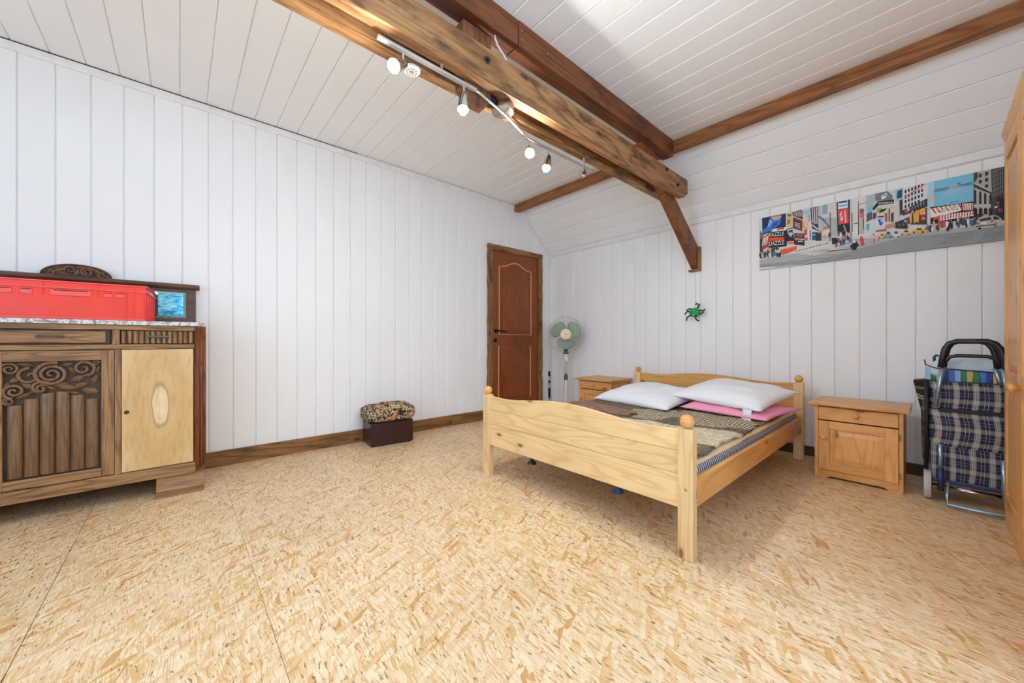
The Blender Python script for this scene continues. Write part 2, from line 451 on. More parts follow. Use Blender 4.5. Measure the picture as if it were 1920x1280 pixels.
# ------------------------------------------------------------------ helpers: geometry
class G:
    def __init__(self):
        self.v, self.f = [], []

    def add(self, vs, fs):
        o = len(self.v)
        self.v += [tuple(p) for p in vs]
        self.f += [tuple(i + o for i in f) for f in fs]
        return self

    def box(self, x0, y0, z0, x1, y1, z1):
        vs = [(x, y, z) for z in (z0, z1) for y in (y0, y1) for x in (x0, x1)]
        return self.add(vs, [(0, 2, 3, 1), (4, 5, 7, 6), (0, 1, 5, 4), (2, 6, 7, 3), (0, 4, 6, 2), (1, 3, 7, 5)])

    def prism(self, poly, axis, a0, a1):
        """poly in the two other axes (cyclic order), extruded along axis."""
        def p(u, v, a):
            return {'x': (a, u, v), 'y': (u, a, v), 'z': (u, v, a)}[axis]
        n_ = len(poly)
        vs = [p(u, v, a0) for u, v in poly] + [p(u, v, a1) for u, v in poly]
        fs = [tuple(range(n_)), tuple(range(2 * n_ - 1, n_ - 1, -1))]
        fs += [(i, n_ + i, n_ + (i + 1) % n_, (i + 1) % n_) for i in range(n_)]
        return self.add(vs, fs)

    def lathe(self, prof, org=(0, 0, 0), axis=(0, 0, 1), seg=20):
        ax = Vector(axis).normalized()
        q = Vector((0, 0, 1)).rotation_difference(ax)
        vs, fs = [], []
        for r, h in prof:
            for k in range(seg):
                a = 2 * PI * k / seg
                vs.append(Vector(org) + q @ Vector((r * math.cos(a), r * math.sin(a), h)))
        for i in range(len(prof) - 1):
            for k in range(seg):
                k2 = (k + 1) % seg
                fs.append((i * seg + k, i * seg + k2, (i + 1) * seg + k2, (i + 1) * seg + k))
        fs.append(tuple(range(seg - 1, -1, -1)))
        fs.append(tuple(range((len(prof) - 1) * seg, len(prof) * seg)))
        return self.add(vs, fs)

    def tube(self, pts, r, seg=8, closed=False):
        pts = [Vector(p) for p in pts]
        n_ = len(pts)
        rs = r if isinstance(r, (list, tuple)) else [r] * n_
        vs, fs = [], []
        ref = None
        for i, p in enumerate(pts):
            a = pts[(i - 1) % n_] if (closed or i > 0) else p
            b = pts[(i + 1) % n_] if (closed or i < n_ - 1) else p
            t = (b - a).normalized()
            if ref is None:
                ref = Vector((0, 0, 1)) if abs(t.z) < 0.9 else Vector((1, 0, 0))
            u = (ref - t * ref.dot(t)).normalized()
            w = t.cross(u)
            ref = u
            for k in range(seg):
                an = 2 * PI * k / seg
                vs.append(p + (u * math.cos(an) + w * math.sin(an)) * rs[i])
        m_ = n_ if closed else n_ - 1
        for i in range(m_):
            j = (i + 1) % n_
            for k in range(seg):
                k2 = (k + 1) % seg
                fs.append((i * seg + k, i * seg + k2, j * seg + k2, j * seg + k))
        if not closed:
            fs.append(tuple(range(seg - 1, -1, -1)))
            fs.append(tuple(range((n_ - 1) * seg, n_ * seg)))
        return self.add(vs, fs)

    def ball(self, c, r, seg=16, rings=10):
        rx, ry, rz = r if isinstance(r, (tuple, list)) else (r, r, r)
        vs = [(c[0], c[1], c[2] - rz)]
        for i in range(1, rings):
            t = -PI / 2 + PI * i / rings
            for k in range(seg):
                a = 2 * PI * k / seg
                vs.append((c[0] + rx * math.cos(t) * math.cos(a), c[1] + ry * math.cos(t) * math.sin(a), c[2] + rz * math.sin(t)))
        vs.append((c[0], c[1], c[2] + rz))
        fs = [(0, 1 + (k + 1) % seg, 1 + k) for k in range(seg)]
        for i in range(rings - 2):
            for k in range(seg):
                k2 = (k + 1) % seg
                fs.append((1 + i * seg + k, 1 + i * seg + k2, 1 + (i + 1) * seg + k2, 1 + (i + 1) * seg + k))
        l = len(vs) - 1
        b = 1 + (rings - 2) * seg
        fs += [(l, b + k, b + (k + 1) % seg) for k in range(seg)]
        return self.add(vs, fs)

    def grid(self, fn, nu, nv, closed_v=False):
        vs = [fn(i / nu, j / nv) for i in range(nu + 1) for j in range(nv + (0 if closed_v else 1))]
        w = nv if closed_v else nv + 1
        fs = []
        for i in range(nu):
            for j in range(nv):
                j2 = (j + 1) % w
                fs.append((i * w + j, (i + 1) * w + j, (i + 1) * w + j2, i * w + j2))
        return self.add(vs, fs)


def mesh(name, g, mats, bevel=0.0, smooth=False, seg=2):
    me = bpy.data.meshes.new(name)
    bm = bmesh.new()
    bv = [bm.verts.new(p) for p in g.v]
    for f in g.f:
        try:
            bm.faces.new([bv[i] for i in f])
        except ValueError:
            pass
    bmesh.ops.recalc_face_normals(bm, faces=bm.faces)
    if bevel > 0:
        ed = [e for e in bm.edges if len(e.link_faces) == 2 and e.calc_face_angle(0) > 0.5]
        bmesh.ops.bevel(bm, geom=ed, offset=bevel, segments=seg, profile=0.6, affect='EDGES', clamp_overlap=True)
    if smooth:
        for f in bm.faces:
            f.smooth = True
        if smooth == 'auto':
            for e in bm.edges:
                if len(e.link_faces) == 2 and e.calc_face_angle(0) > 0.7:
                    e.smooth = False
    bm.to_mesh(me)
    bm.free()
    me.materials.append(MATS[mats])
    return me


ROOT = {}


def mat_of(o):
    while o is not None:
        if o.name in ROOT:
            return ROOT[o.name]
        o = o.parent
    return Matrix.Identity(4)


def obj(name, g, mat, parent=None, bevel=0.0, smooth=False, world=False, seg=2):
    me = mesh(name, g, mat, bevel, smooth, seg)
    if parent is not None and world:
        me.transform(mat_of(parent).inverted())
    o = bpy.data.objects.new(name, me)
    COL.objects.link(o)
    o.parent = parent
    return o


def tag(o, label, cat, group=None):
    o['label'], o['category'] = label, cat
    if group:
        o['group'] = group
    return o


def struct(o):
    o['kind'] = 'structure'
    return o


def thing(name, label, cat, loc=(0, 0, 0), rz=0.0, group=None):
    o = bpy.data.objects.new(name, None)
    o.empty_display_size = 0.1
    COL.objects.link(o)
    o.location, o.rotation_euler = loc, (0, 0, rz)
    ROOT[o.name] = Matrix.Translation(loc) @ Matrix.Rotation(rz, 4, 'Z')
    return tag(o, label, cat, group)


def copy_tree(o, parent=None):
    c = o.copy()
    COL.objects.link(c)
    c.parent = parent
    for ch in [x for x in bpy.data.objects if x.parent == o]:
        copy_tree(ch, c)
    return c


def rect_ring(u0, v0, u1, v1, w):
    """outer and inner rectangle for frames"""
    return [(u0, v0), (u1, v0), (u1, v1), (u0, v1)], [(u0 + w, v0 + w), (u1 - w, v0 + w), (u1 - w, v1 - w), (u0 + w, v1 - w)]

# ================================================================== THE ROOM
PW = 0.147


def plank_mesh(key, a0, a1, lo, hi, orient, mat='white_paint', cache={}):
    """One tongue-and-groove board. a = across; lo/hi(a) = ends along its length; chamfered edges face the room."""
    k = (key, round(a1 - a0, 4), mat)
    if key is not None and k in cache:
        return cache[k]
    w = a1 - a0
    prof = [(0.0012, -0.011), (0.0012, -0.0045), (0.0065, 0.0), (w - 0.0065, 0.0), (w - 0.0012, -0.0045), (w - 0.0012, -0.011)]
    g = G()
    m = len(prof)
    vs = [orient(a, d, lo(a0 + a)) for a, d in prof] + [orient(a, d, hi(a0 + a)) for a, d in prof]
    fs = [tuple(range(m)), tuple(range(2 * m - 1, m - 1, -1))] + [(i, m + i, m + (i + 1) % m, (i + 1) % m) for i in range(m)]
    g.add(vs, fs)
    me = mesh('plank', g, mat)
    if key is not None:
        cache[k] = me
    return me


def plank(me, parent, loc):
    o = bpy.data.objects.new('plank', me)
    COL.objects.link(o)
    o.location = loc
    o.parent = parent
    return o


# ---- floor of oriented strand board panels
g = G().box(XL - 0.1, YF - 0.1, -0.12, XR + 0.1, YB + 0.1, -0.02)
floor = struct(obj('floor', g, 'dark_hole'))
ys = [YF, -1.77, -1.17, -0.57 + 0.2, 0.23, 0.83, 1.43, 2.03, 2.63, 3.23, YB]
xs = [[XL, -2.35, 0.15, XR], [XL, -1.15, XR], [XL, -3.05, -0.55, XR], [XL, -1.75, 0.75, XR]]
for j in range(len(ys) - 1):
    row = [XL, XR] if 1 < j < 5 else xs[j % 4]
    tight = 0.0012 if 1 < j < 4 else 0.0001
    for i in range(len(row) - 1):
        g = G().box(row[i] + 0.0001, ys[j] + tight, -0.02, row[i + 1] - 0.0001, ys[j + 1] - tight, 0.0)
        obj('strand_board_panel', g, 'strand_board', floor)

# ---- left gable wall
def top_left(y):
    return ZC if y <= YK else ZC - (y - YK)


prof = [(YF, -0.1), (YB + 0.1, -0.1), (YB + 0.1, ZW - 0.0), (YB, ZW), (YK, ZC), (YF, ZC)]
wl = struct(obj('wall_left', G().prism(prof, 'x', XL - 0.10, XL - 0.0105), 'white_paint'))
DY0, DY1, DZ = 2.80, 3.743, 2.14
oy = lambda a, d, z: (d, a, z)
k0 = int((-2.2 - 0.016) / PW)
y = 0.016 + k0 * PW
while y < YB - 0.002:
    y0, y1 = y, min(y + PW, YB)
    parts = []
    if y1 <= DY0 + 0.02 or y0 >= DY1 - 0.02:
        parts.append((y0, y1, 0.0))
    elif y0 >= DY0 and y1 <= DY1:
        parts.append((y0, y1, DZ - 0.02))
    else:
        cut = DY0 + 0.02 if y0 < DY0 else DY1 - 0.02
        lowleft = y0 < DY0
        parts.append((y0, cut, 0.0 if lowleft else DZ - 0.02))
        parts.append((cut, y1, DZ - 0.02 if lowleft else 0.0))
    for a, b, z0 in parts:
        flat = b <= YK
        me = plank_mesh(('L', z0) if flat else None, a, b, lambda s, z0=z0: z0, top_left, oy)
        plank(me, wl, (XL, a, 0))
    y += PW

# ---- back eave wall
wb = struct(obj('wall_back', G().box(XL - 0.1, YB + 0.0105, -0.1, XR + 0.1, YB + 0.1, ZW), 'white_paint'))
ox = lambda a, d, z: (a, -d, z)
x = -0.07 - 24 * PW
while x < XR - 0.002:
    x0, x1 = max(x, XL), min(x + PW, XR)
    if x1 - x0 > 0.02:
        plank(plank_mesh('B', x0, x1, lambda s: 0.0, lambda s: ZW, ox), wb, (x0, YB, 0))
    x += PW

# ---- ceilings
g = G().box(XL - 0.1, YF - 0.1, ZC + 0.0105, XR + 0.1, YK, ZC + 0.1)
ceil = struct(obj('ceiling', g, 'ceiling_paint'))
CP = 0.1485
oc = lambda a, d, l: (l, a, -d)
k = -15
while True:
    y0, y1 = 0.003 + k * CP, min(0.003 + (k + 1) * CP, YK)
    if y0 > YK - 0.01:
        break
    spans = [(XL, XR)]
    for a, b in spans:
        me = plank_mesh(('C', a, b), y0, y1, lambda s, a=a: a, lambda s, b=b: b, oc, 'ceiling_paint')
        plank(me, ceil, (0, y0, ZC))
    k += 1
q = math.sqrt(0.5)
g = G().prism([(YK, ZC + 0.0105 / q), (YB + 0.0105 / q, ZW), (YB + 0.12, ZW), (YB + 0.12, ZW + 0.02), (YK, ZC + 0.14)], 'x', XL - 0.1, XR + 0.1)
slope = struct(obj('ceiling_slope', g, 'ceiling_paint'))
L = (YB - YK) / q
for k in range(6):
    a0, a1 = k * CP, min((k + 1) * CP, L)
    if a1 - a0 < 0.01:
        continue
    os_ = lambda a, d, l, a0=a0: (l, YK + (a0 + a) * q - d * q, ZC - (a0 + a) * q - d * q)
    plank(plank_mesh(None, a0, a1, lambda s: XL, lambda s: XR, os_, 'ceiling_paint'), slope, (0, 0, 0))

# ---- right wall with an added fill window, and the wall behind the camera with two windows
ra, rb, rc, rd = FILL_WIN
g = G().prism([(rb, -0.1), (YB + 0.1, -0.1), (YB + 0.1, ZW), (YB, ZW), (YK, ZC), (rb, ZC)], 'x', XR, XR + 0.10)
g.box(XR, YF - 0.1, -0.1, XR + 0.1, ra, ZC).box(XR, ra, -0.1, XR + 0.1, rb, rc).box(XR, ra, rd, XR + 0.1, rb, ZC)
struct(obj('wall_right', g, 'white_paint'))
g = G()
rm = (ra + rb) / 2
for y0, y1, z0, z1 in ((ra, rb, rc, rc + 0.07), (ra, rb, rd - 0.07, rd), (ra, ra + 0.07, rc, rd), (rb - 0.07, rb, rc, rd), (rm - 0.04, rm + 0.04, rc, rd)):
    g.box(XR + 0.02, y0, z0, XR + 0.08, y1, z1)
w = struct(obj('window_3', g, 'white_trim'))
for y0, y1 in ((ra + 0.07, rm - 0.04), (rm + 0.04, rb - 0.07)):
    obj('pane', G().box(XR + 0.047, y0, rc + 0.07, XR + 0.053, y1, rd - 0.07), 'window_glass', w)
g = G().box(XL - 0.1, YF - 0.1, -0.1, XR + 0.1, YF, WZ0).box(XL - 0.1, YF - 0.1, WZ1, XR + 0.1, YF, ZC + 0.1)
edges = [XL - 0.1] + [v for w in WIN for v in w] + [XR + 0.1]
for i in range(0, len(edges), 2):
    g.box(edges[i], YF - 0.1, WZ0, edges[i + 1], YF, WZ1)
struct(obj('wall_front', g, 'white_paint'))
for i, (a, b) in enumerate(WIN):
    g = G()
    for x0, x1, z0, z1 in ((a, b, WZ0, WZ0 + 0.07), (a, b, WZ1 - 0.07, WZ1), (a, a + 0.07, WZ0, WZ1), (b - 0.07, b, WZ0, WZ1), ((a + b) / 2 - 0.04, (a + b) / 2 + 0.04, WZ0, WZ1)):
        g.box(x0, YF - 0.08, z0, x1, YF - 0.02, z1)
    w = struct(obj('window_%d' % (i + 1), g, 'white_trim'))
    for x0, x1 in ((a + 0.07, (a + b) / 2 - 0.04), ((a + b) / 2 + 0.04, b - 0.07)):
        obj('pane', G().box(x0, YF - 0.053, WZ0 + 0.07, x1, YF - 0.047, WZ1 - 0.07), 'window_glass', w)

# ---- white cover strips and a dark gap-shade strip
struct(obj('trim_1', G().prism([(XL, ZC - 0.006), (XL + 0.022, ZC - 0.006), (XL + 0.022, ZC - 0.03), (XL + 0.010, ZC - 0.052), (XL, ZC - 0.052)], 'y', YF, 3.235), 'white_trim', bevel=0.002))
struct(obj('gap_shade_strip', G().box(XL - 0.004, YF, ZC - 0.0055, XL + 0.0225, 1.25, ZC - 0.001), 'dark_hole'))  # dark strip painted in for the shade in the gap above the trim
struct(obj('trim_2', G().prism([(YB, ZW - 0.006), (YB - 0.018, ZW + 0.008), (YB - 0.018, ZW - 0.035), (YB, ZW - 0.045)], 'x', XL + 0.01, XR), 'white_trim', bevel=0.002))
struct(obj('trim_3', G().box(XL, YB - 0.022, 0.1, XL + 0.022, YB, ZW - 0.04), 'white_trim', bevel=0.003))
struct(obj('trim_4', G().prism([(YK - 0.03, ZC - 0.006), (YB - 0.02, ZW + 0.012), (YB - 0.02, ZW - 0.03), (YK - 0.03, ZC - 0.05)], 'x', XL, XL + 0.014), 'white_trim', bevel=0.002))

# ---- wooden skirting boards
g = G().box(XL, -2.35, 0.0, XL + 0.020, 1.175, 0.115)
struct(obj('baseboard_left', g, 'baseboard_y', bevel=0.002))
struct(obj('baseboard_left', G().box(XL, 1.177, 0.0, XL + 0.020, DY0 - 0.005, 0.115), 'baseboard_y', bevel=0.002))
struct(obj('baseboard_back', G().box(XL + 0.02, YB - 0.018, 0.0, XR, YB, 0.078), 'shaded_baseboard_x', bevel=0.002))

# ---- the brown panel door
door = struct(obj('door_1', G().box(XL - 0.008, DY0 + 0.064, 0.005, XL + 0.012, DY1 - 0.064, DZ - 0.062), 'mahogany', bevel=0.002))
FX = XL + 0.012


def moulding(pts, r=0.010):
    return G().tube([(FX + 0.001, y_, z_) for y_, z_ in pts], r, 8, closed=True)


up = [(2.982, 1.03), (2.982, 1.885)]
for k in range(1, 16):
    t = k / 16
    hump = 0.5 - 0.5 * math.cos(2 * PI * t)
    up.append((2.982 + 0.555 * t, 1.885 + 0.075 * hump ** 1.3 - 0.012 * t))
up += [(3.537, 1.873), (3.537, 1.03)]
lo = [(2.97, 0.20), (2.97, 0.885), (3.525, 0.885), (3.525, 0.20)]
for pts in (up, lo):
    obj('moulding', moulding(pts), 'mahogany_moulding', door, smooth='auto')
    c = (sum(p[0] for p in pts) / len(pts), (min(p[1] for p in pts) + max(p[1] for p in pts)) / 2)
    ins = [(c[0] + (p[0] - c[0]) * 0.84, c[1] + (p[1] - c[1]) * 0.90) for p in pts]
    obj('raised_panel', G().prism(ins, 'x', FX - 0.002, FX + 0.007), 'mahogany', door, bevel=0.003)
h = obj('door_handle', G().lathe([(0.024, 0), (0.024, 0.008), (0.010, 0.010), (0.010, 0.05)], (FX, 2.925, 1.075), (1, 0, 0), 16)
        .tube([(FX + 0.045, 2.925, 1.075), (FX + 0.05, 2.96, 1.077), (FX + 0.05, 3.04, 1.072), (FX + 0.045, 3.065, 1.068)], [0.010, 0.010, 0.009, 0.007], 8), 'iron_black', door, smooth='auto')
obj('keyhole_rose', G().lathe([(0.026, 0), (0.026, 0.007), (0.018, 0.009)], (FX, 2.92, 0.957), (1, 0, 0), 16), 'iron_black', door, smooth='auto')
obj('hinge', G().lathe([(0.007, 0), (0.007, 0.09)], (FX + 0.004, DY1 - 0.062, 1.02), (0, 0, 1), 8), 'antique_metal', door)


def rough_board(y0, z0, y1, z1, upright, seed):
    """sawn trim board with a wavy natural outer edge"""
    random.seed(seed)
    nseg = 26 if upright else 12
    out, inn = [], []
    for i in range(nseg + 1):
        t = i / nseg
        wv_ = random.uniform(-0.006, 0.006)
        if upright:
            z_ = z0 + (z1 - z0) * t
            out.append((y0 + wv_, z_))
            inn.append((y1, z_))
        else:
            y_ = y0 + (y1 - y0) * t
            out.append((y_, z1 + wv_ * 0.6))
            inn.append((y_, z0))
    return G().prism(out + inn[::-1], 'x', XL, XL + 0.034)


obj('door_trim', rough_board(DY0, 0.0, DY0 + 0.066, DZ - 0.066, True, 3), 'door_trim_z', door)
obj('door_trim', rough_board(DY1, 0.0, DY1 - 0.066, DZ - 0.066, True, 5), 'door_trim_z', door)
obj('door_trim', rough_board(DY0, DZ - 0.066, DY1, DZ, False, 7), 'door_trim_y', door)

# ================================================================== ROOF TIMBERS
TRX = (-1.692, -1.630, -1.557, -1.495)      # far beam | gap members | near beam
BZ0, BZ1, BEND = 2.262, 2.442, 3.505
prof_end = [(-2.3, BZ0), (BEND - 0.06, BZ0), (BEND, BZ0 + 0.045), (BEND, BZ1 - 0.01), (-2.3, BZ1)]


def bolt(yb, zb, parent, x_):
    w = obj('washer', G().lathe([(0.020, 0), (0.020, 0.003), (0.012, 0.004)], (x_, yb, zb), (1, 0, 0), 16), 'antique_metal', parent, smooth='auto')
    obj('bolt_head', G().lathe([(0.011, 0), (0.011, 0.008), (0.007, 0.011)], (x_ + 0.003, yb, zb), (1, 0, 0), 6), 'iron_black', w)


near = tag(obj('collar_beam', G().prism(prof_end, 'x', TRX[2], TRX[3]), 'beam_wood_y', bevel=0.004),
           'near brown beam of the double collar beam, with round bolts on its face', 'beam')
for yb, zb in ((1.163, 2.372), (3.092, 2.408), (3.299, 2.334)):
    bolt(yb, zb, near, TRX[3])
tag(obj('collar_beam', G().prism(prof_end, 'x', TRX[0], TRX[1]), 'beam_wood_y', bevel=0.004),
    'far brown beam of the double collar beam, behind the dark gap', 'beam')
ub = tag(obj('ceiling_beam', G().box(-1.602, -2.3, 2.568, -1.505, 1.385, ZC - 0.002), 'red_beam_y', bevel=0.004),
         'red-brown beam boxed against the ceiling above the double collar beam', 'beam')
obj('beam_cladding', G().box(-1.602, 1.388, 2.565, -1.502, 3.234, ZC - 0.002), 'red_beam_y', ub, bevel=0.003)
for yb, zb in ((1.41, 2.66), (1.41, 2.61), (1.62, 2.64), (2.6, 2.68)):
    obj('nail', G().ball((-1.501, yb, zb), 0.004, 8, 6), 'brushed_steel', ub)
# hanging post between the collar beams, pointed foot below them
g = G().box(TRX[1], 1.06, 2.235, TRX[2], 1.238, 2.565)
g2 = G().add([(TRX[1], 1.06, 2.235), (TRX[2], 1.06, 2.235), (TRX[2], 1.238, 2.235), (TRX[1], 1.238, 2.235),
              (TRX[1] + 0.02, 1.10, 2.165), (TRX[2] - 0.012, 1.10, 2.165), (TRX[2] - 0.012, 1.195, 2.165), (TRX[1] + 0.02, 1.195, 2.165)],
             [(0, 1, 5, 4), (1, 2, 6, 5), (2, 3, 7, 6), (3, 0, 4, 7), (4, 5, 6, 7), (0, 3, 2, 1)])
post = tag(obj('hanging_post', g, 'beam_wood_z', bevel=0.003), 'short upright post clamped between the collar beams, below the ceiling beam', 'post')
obj('post_foot', g2, 'beam_wood_z', post, bevel=0.002)
# sloping strut down to the back wall
sd = -0.80
sp = [(2.795, 2.567), (2.97, 2.567), (3.908, 1.888), (3.908, 1.678)]
tag(obj('sloping_strut', G().prism(sp, 'x', TRX[1] + 0.001, TRX[2] - 0.001), 'strut_wood', bevel=0.004),
    'sloping brown strut running from the ceiling beam down to the back wall', 'strut')
br = thing('strut_bracket', 'small L-shaped wooden frame on the back wall round the foot of the sloping strut', 'bracket', (-1.59, YB, 1.655))
obj('bracket_side', G().box(-1.556, YB - 0.035, 1.672, -1.532, YB - 0.001, 1.893), 'door_trim_z', br, bevel=0.002, world=True)
obj('bracket_ledge', G().box(-1.646, YB - 0.04, 1.652, -1.532, YB - 0.001, 1.671), 'door_trim_y', br, bevel=0.002, world=True)
# purlin along the knee of the ceiling
tag(obj('purlin', G().box(XL + 0.012, 3.236, 2.622, XR - 0.005, 3.312, ZC - 0.003), 'beam_wood_x', bevel=0.005),
    'long slim brown purlin along the knee of the white ceiling', 'beam')
# white cable by the hanging post
cb = tag(obj('cable', G().tube([(-1.535, 1.245, 2.565), (-1.532, 1.246, 2.545), (-1.53, 1.262, 2.515), (-1.53, 1.30, 2.49), (-1.535, 1.335, 2.462), (-1.54, 1.35, 2.4435)], 0.0055, 8), 'cable_white', smooth=True),
         'white cable hanging beside the post above the collar beam', 'cable')

# ---- track light under the collar beams
trk = thing('track_light', 'silver track light with five spot heads hung under the brown collar beams', 'track light', (-1.56, 0.62, BZ0))
T1, T2 = (-1.545, 2.226), (-1.655, 2.197)
obj('rail', G().box(T1[0] - 0.011, 0.620, T1[1] - 0.006, T1[0] + 0.011, 1.13, T1[1] + 0.008), 'track_metal', trk, bevel=0.003, world=True)
obj('rail', G().box(T2[0] - 0.008, 1.585, T2[1] - 0.006, T2[0] + 0.008, 2.29, T2[1] + 0.006), 'track_metal', trk, bevel=0.003, world=True)
obj('flexible_link', G().tube([(T1[0], 1.12, T1[1]), (T1[0] - 0.004, 1.17, T1[1] - 0.002), (-1.565, 1.25, 2.222), (-1.585, 1.36, 2.214), (-1.625, 1.50, 2.205), (T2[0], 1.60, T2[1])], 0.0075, 8), 'track_metal', trk, smooth=True, world=True)
for xx, yy, z0 in ((T1[0], 0.93, T1[1]), (T2[0], 2.165, T2[1])):
    obj('stand_off', G().lathe([(0.006, 0), (0.006, 0.02), (0.008, 0.022), (0.008, BZ0 - z0 - 0.004)], (xx, yy, z0 + 0.004), (0, 0, 1), 8), 'track_metal', trk, world=True)


def spot(x_, y_, z_, d, lit, bulb_r, trk):
    d = Vector(d).normalized()
    a = obj('lamp_arm', G().lathe([(0.0055, 0), (0.0055, 0.052)], (x_, y_, z_ - 0.056), (0, 0, 1), 10), 'chrome', trk, world=True, smooth='auto')
    p = Vector((x_, y_, z_ - 0.058)) - d * 0.012
    hd = obj('lamp_head', G().lathe([(0.006, -0.014), (0.016, 0.0), (0.022, 0.02), (0.0295, 0.088), (0.0285, 0.088), (0.0205, 0.02)], p, d, 18), 'chrome', trk, world=True, smooth='auto')
    b = p + d * 0.072
    g_ = G().lathe([(0.014, -0.02), (bulb_r * 0.72, -0.008), (bulb_r, 0.010), (bulb_r * 0.93, 0.026), (bulb_r * 0.6, 0.040), (bulb_r * 0.15, 0.046)], b, d, 18)
    obj('bulb', g_, (lit or 'lamp_white'), hd, smooth=True, world=True)


spot(T1[0], 0.735, T1[1], (0.30, -0.68, -0.62), 'lit_bulb', 0.024, trk)
spot(T1[0], 1.055, T1[1], (0.10, -0.12, -1.0), 'lit_bulb', 0.021, trk)
spot(T2[0], 1.615, T2[1], (0.55, -0.45, -0.72), 'strong_lit_bulb', 0.024, trk)
spot(T2[0], 1.79, T2[1], (0.05, -0.30, -0.95), 'lit_bulb', 0.022, trk)
spot(T2[0], 2.155, T2[1], (-0.45, 0.55, 0.45), None, 0.020, trk)
# a second track on the same beam, nearer than the picture's edge
trk2 = thing('track_light', 'second silver track light further along the collar beams, above the camera', 'track light', (T1[0], -0.4, BZ0))
obj('rail', G().box(T1[0] - 0.011, -1.0, T1[1] - 0.006, T1[0] + 0.011, 0.0, T1[1] + 0.008), 'track_metal', trk2, bevel=0.003, world=True)
for yy in (-0.85, -0.15):
    obj('stand_off', G().lathe([(0.006, 0), (0.008, 0.022), (0.008, BZ0 - T1[1] - 0.004)], (T1[0], yy, T1[1] + 0.004), (0, 0, 1), 8), 'track_metal', trk2, world=True)
for yy, dd in ((-0.05, (0.5, 0.3, -0.6)),):
    spot(T1[0], yy, T1[1], dd, 'lit_bulb', 0.024, trk2)
cn = thing('lamp_canopy', 'round brushed steel canopy with crossed wires under the collar beams', 'canopy', (-1.588, 1.345, BZ0))
obj('canopy_body', G().lathe([(0.0625, 0), (0.0625, 0.036), (0.060, 0.039)], (-1.588, 1.345, 2.2225), (0, 0, 1), 32), 'brushed_steel', cn, smooth='auto', world=True)
obj('cross_wire', G().tube([(-1.527, 1.345, 2.2195), (-1.588, 1.345, 2.2185), (-1.650, 1.345, 2.2195)], 0.0018, 6), 'chrome', cn, world=True)
obj('cross_wire', G().tube([(-1.588, 1.284, 2.2195), (-1.588, 1.345, 2.2185), (-1.588, 1.406, 2.2195)], 0.0018, 6), 'chrome', cn, world=True)
jb = tag(obj('junction_box', G().box(-1.625, 1.243, 2.235, -1.562, 1.279, 2.300), 'grip_black', bevel=0.004), 'small black box between the post and the steel canopy', 'box')
dt = thing('smoke_detector', 'round white smoke detector under the far collar beam beside the first spot', 'smoke detector', (-1.662, 0.835, BZ0))
obj('housing', G().lathe([(0.034, 0.0), (0.040, 0.006), (0.040, 0.014), (0.036, 0.018)], (-1.662, 0.835, 2.243), (0, 0, 1), 28), 'lamp_white', dt, smooth='auto', world=True)
for k in range(10):
    a = 2 * PI * k / 10
    obj('vent', G().box(-0.004, -0.0025, -0.001, 0.004, 0.0025, 0.0015), 'detector_grey', dt).matrix_local = Matrix.Translation((0.022 * math.cos(a), 0.022 * math.sin(a), 2.2425 - BZ0)) @ Matrix.Rotation(a, 4, 'Z')
obj('sensor_cap', G().lathe([(0.008, 0), (0.012, 0.003)], (-1.662, 0.835, 2.2405), (0, 0, 1), 16), 'detector_grey', dt, world=True)

# ================================================================== SIDEBOARD
YC = -0.50
sb = thing('sideboard', 'dark oak sideboard with carved centre door, pale burl side door and mirrored back', 'sideboard', (-3.34, YC, 0))
FXS = -3.125


def sbp(name, g_, m_, parent=None, bevel=0.003, smooth=False):
    return obj(name, g_, m_, parent or sb, bevel=bevel, smooth=smooth, world=True)


hw = 0.572
sbp('carcass', G().box(-3.576, YC - hw, 0.12, FXS - 0.03, YC + hw, 1.043), 'oak_z')
sbp('base_rail', G().box(-3.57, YC - hw - 0.005, 0.115, FXS + 0.006, YC + hw + 0.005, 0.180), 'oak_y', bevel=0.005)
sbp('drawer_rail', G().box(FXS - 0.03, YC - hw, 0.902, FXS, YC + hw, 0.930), 'oak_y')
sbp('top_rail', G().box(FXS - 0.03, YC - hw, 1.014, FXS + 0.004, YC + hw, 1.043), 'oak_y')
slab = [(-3.576, YC - 0.60), (FXS + 0.022, YC - 0.60), (FXS + 0.022, YC + 0.585), (-3.24, YC + 0.635), (-3.576, YC + 0.635)]
sbp('marble_top', G().prism(slab, 'z', 1.0435, 1.068), 'marble', bevel=0.003)
for s in (-1, 1):
    pil = [(FXS, YC + s * hw), (-3.25, YC + s * (hw + 0.062)), (-3.57, YC + s * (hw + 0.062)), (-3.57, YC + s * hw)]
    p_ = sbp('pilaster', G().prism(pil, 'z', 0.10, 1.043), 'red_oak_z', bevel=0.004)
    for k in range(3):
        t = 0.2 + 0.3 * k
        a = Vector((FXS, YC + s * hw, 0)).lerp(Vector((-3.25, YC + s * (hw + 0.062), 0)), t)
        sbp('reed', G().tube([(a.x, a.y, 0.13), (a.x, a.y, 1.03)], 0.011, 8), 'red_oak_z', p_, 0, True)
    cv = [(FXS + 0.045, 0.0), (FXS + 0.045, 0.018), (FXS + 0.022, 0.03), (FXS + 0.004, 0.055), (FXS - 0.004, 0.085), (FXS - 0.006, 0.114), (-3.50, 0.114), (-3.50, 0.0)]
    y0, y1 = sorted((YC + s * (hw + 0.045), YC + s * 0.395))
    sbp('foot', G().prism(cv, 'y', y0, y1), 'oak_y', bevel=0.002)
# upright dividers
for s in (-1, 1):
    y0, y1 = sorted((YC + s * 0.222, YC + s * 0.248))
    sbp('divider', G().box(FXS - 0.03, y0, 0.180, FXS + 0.002, y1, 0.902), 'oak_z')
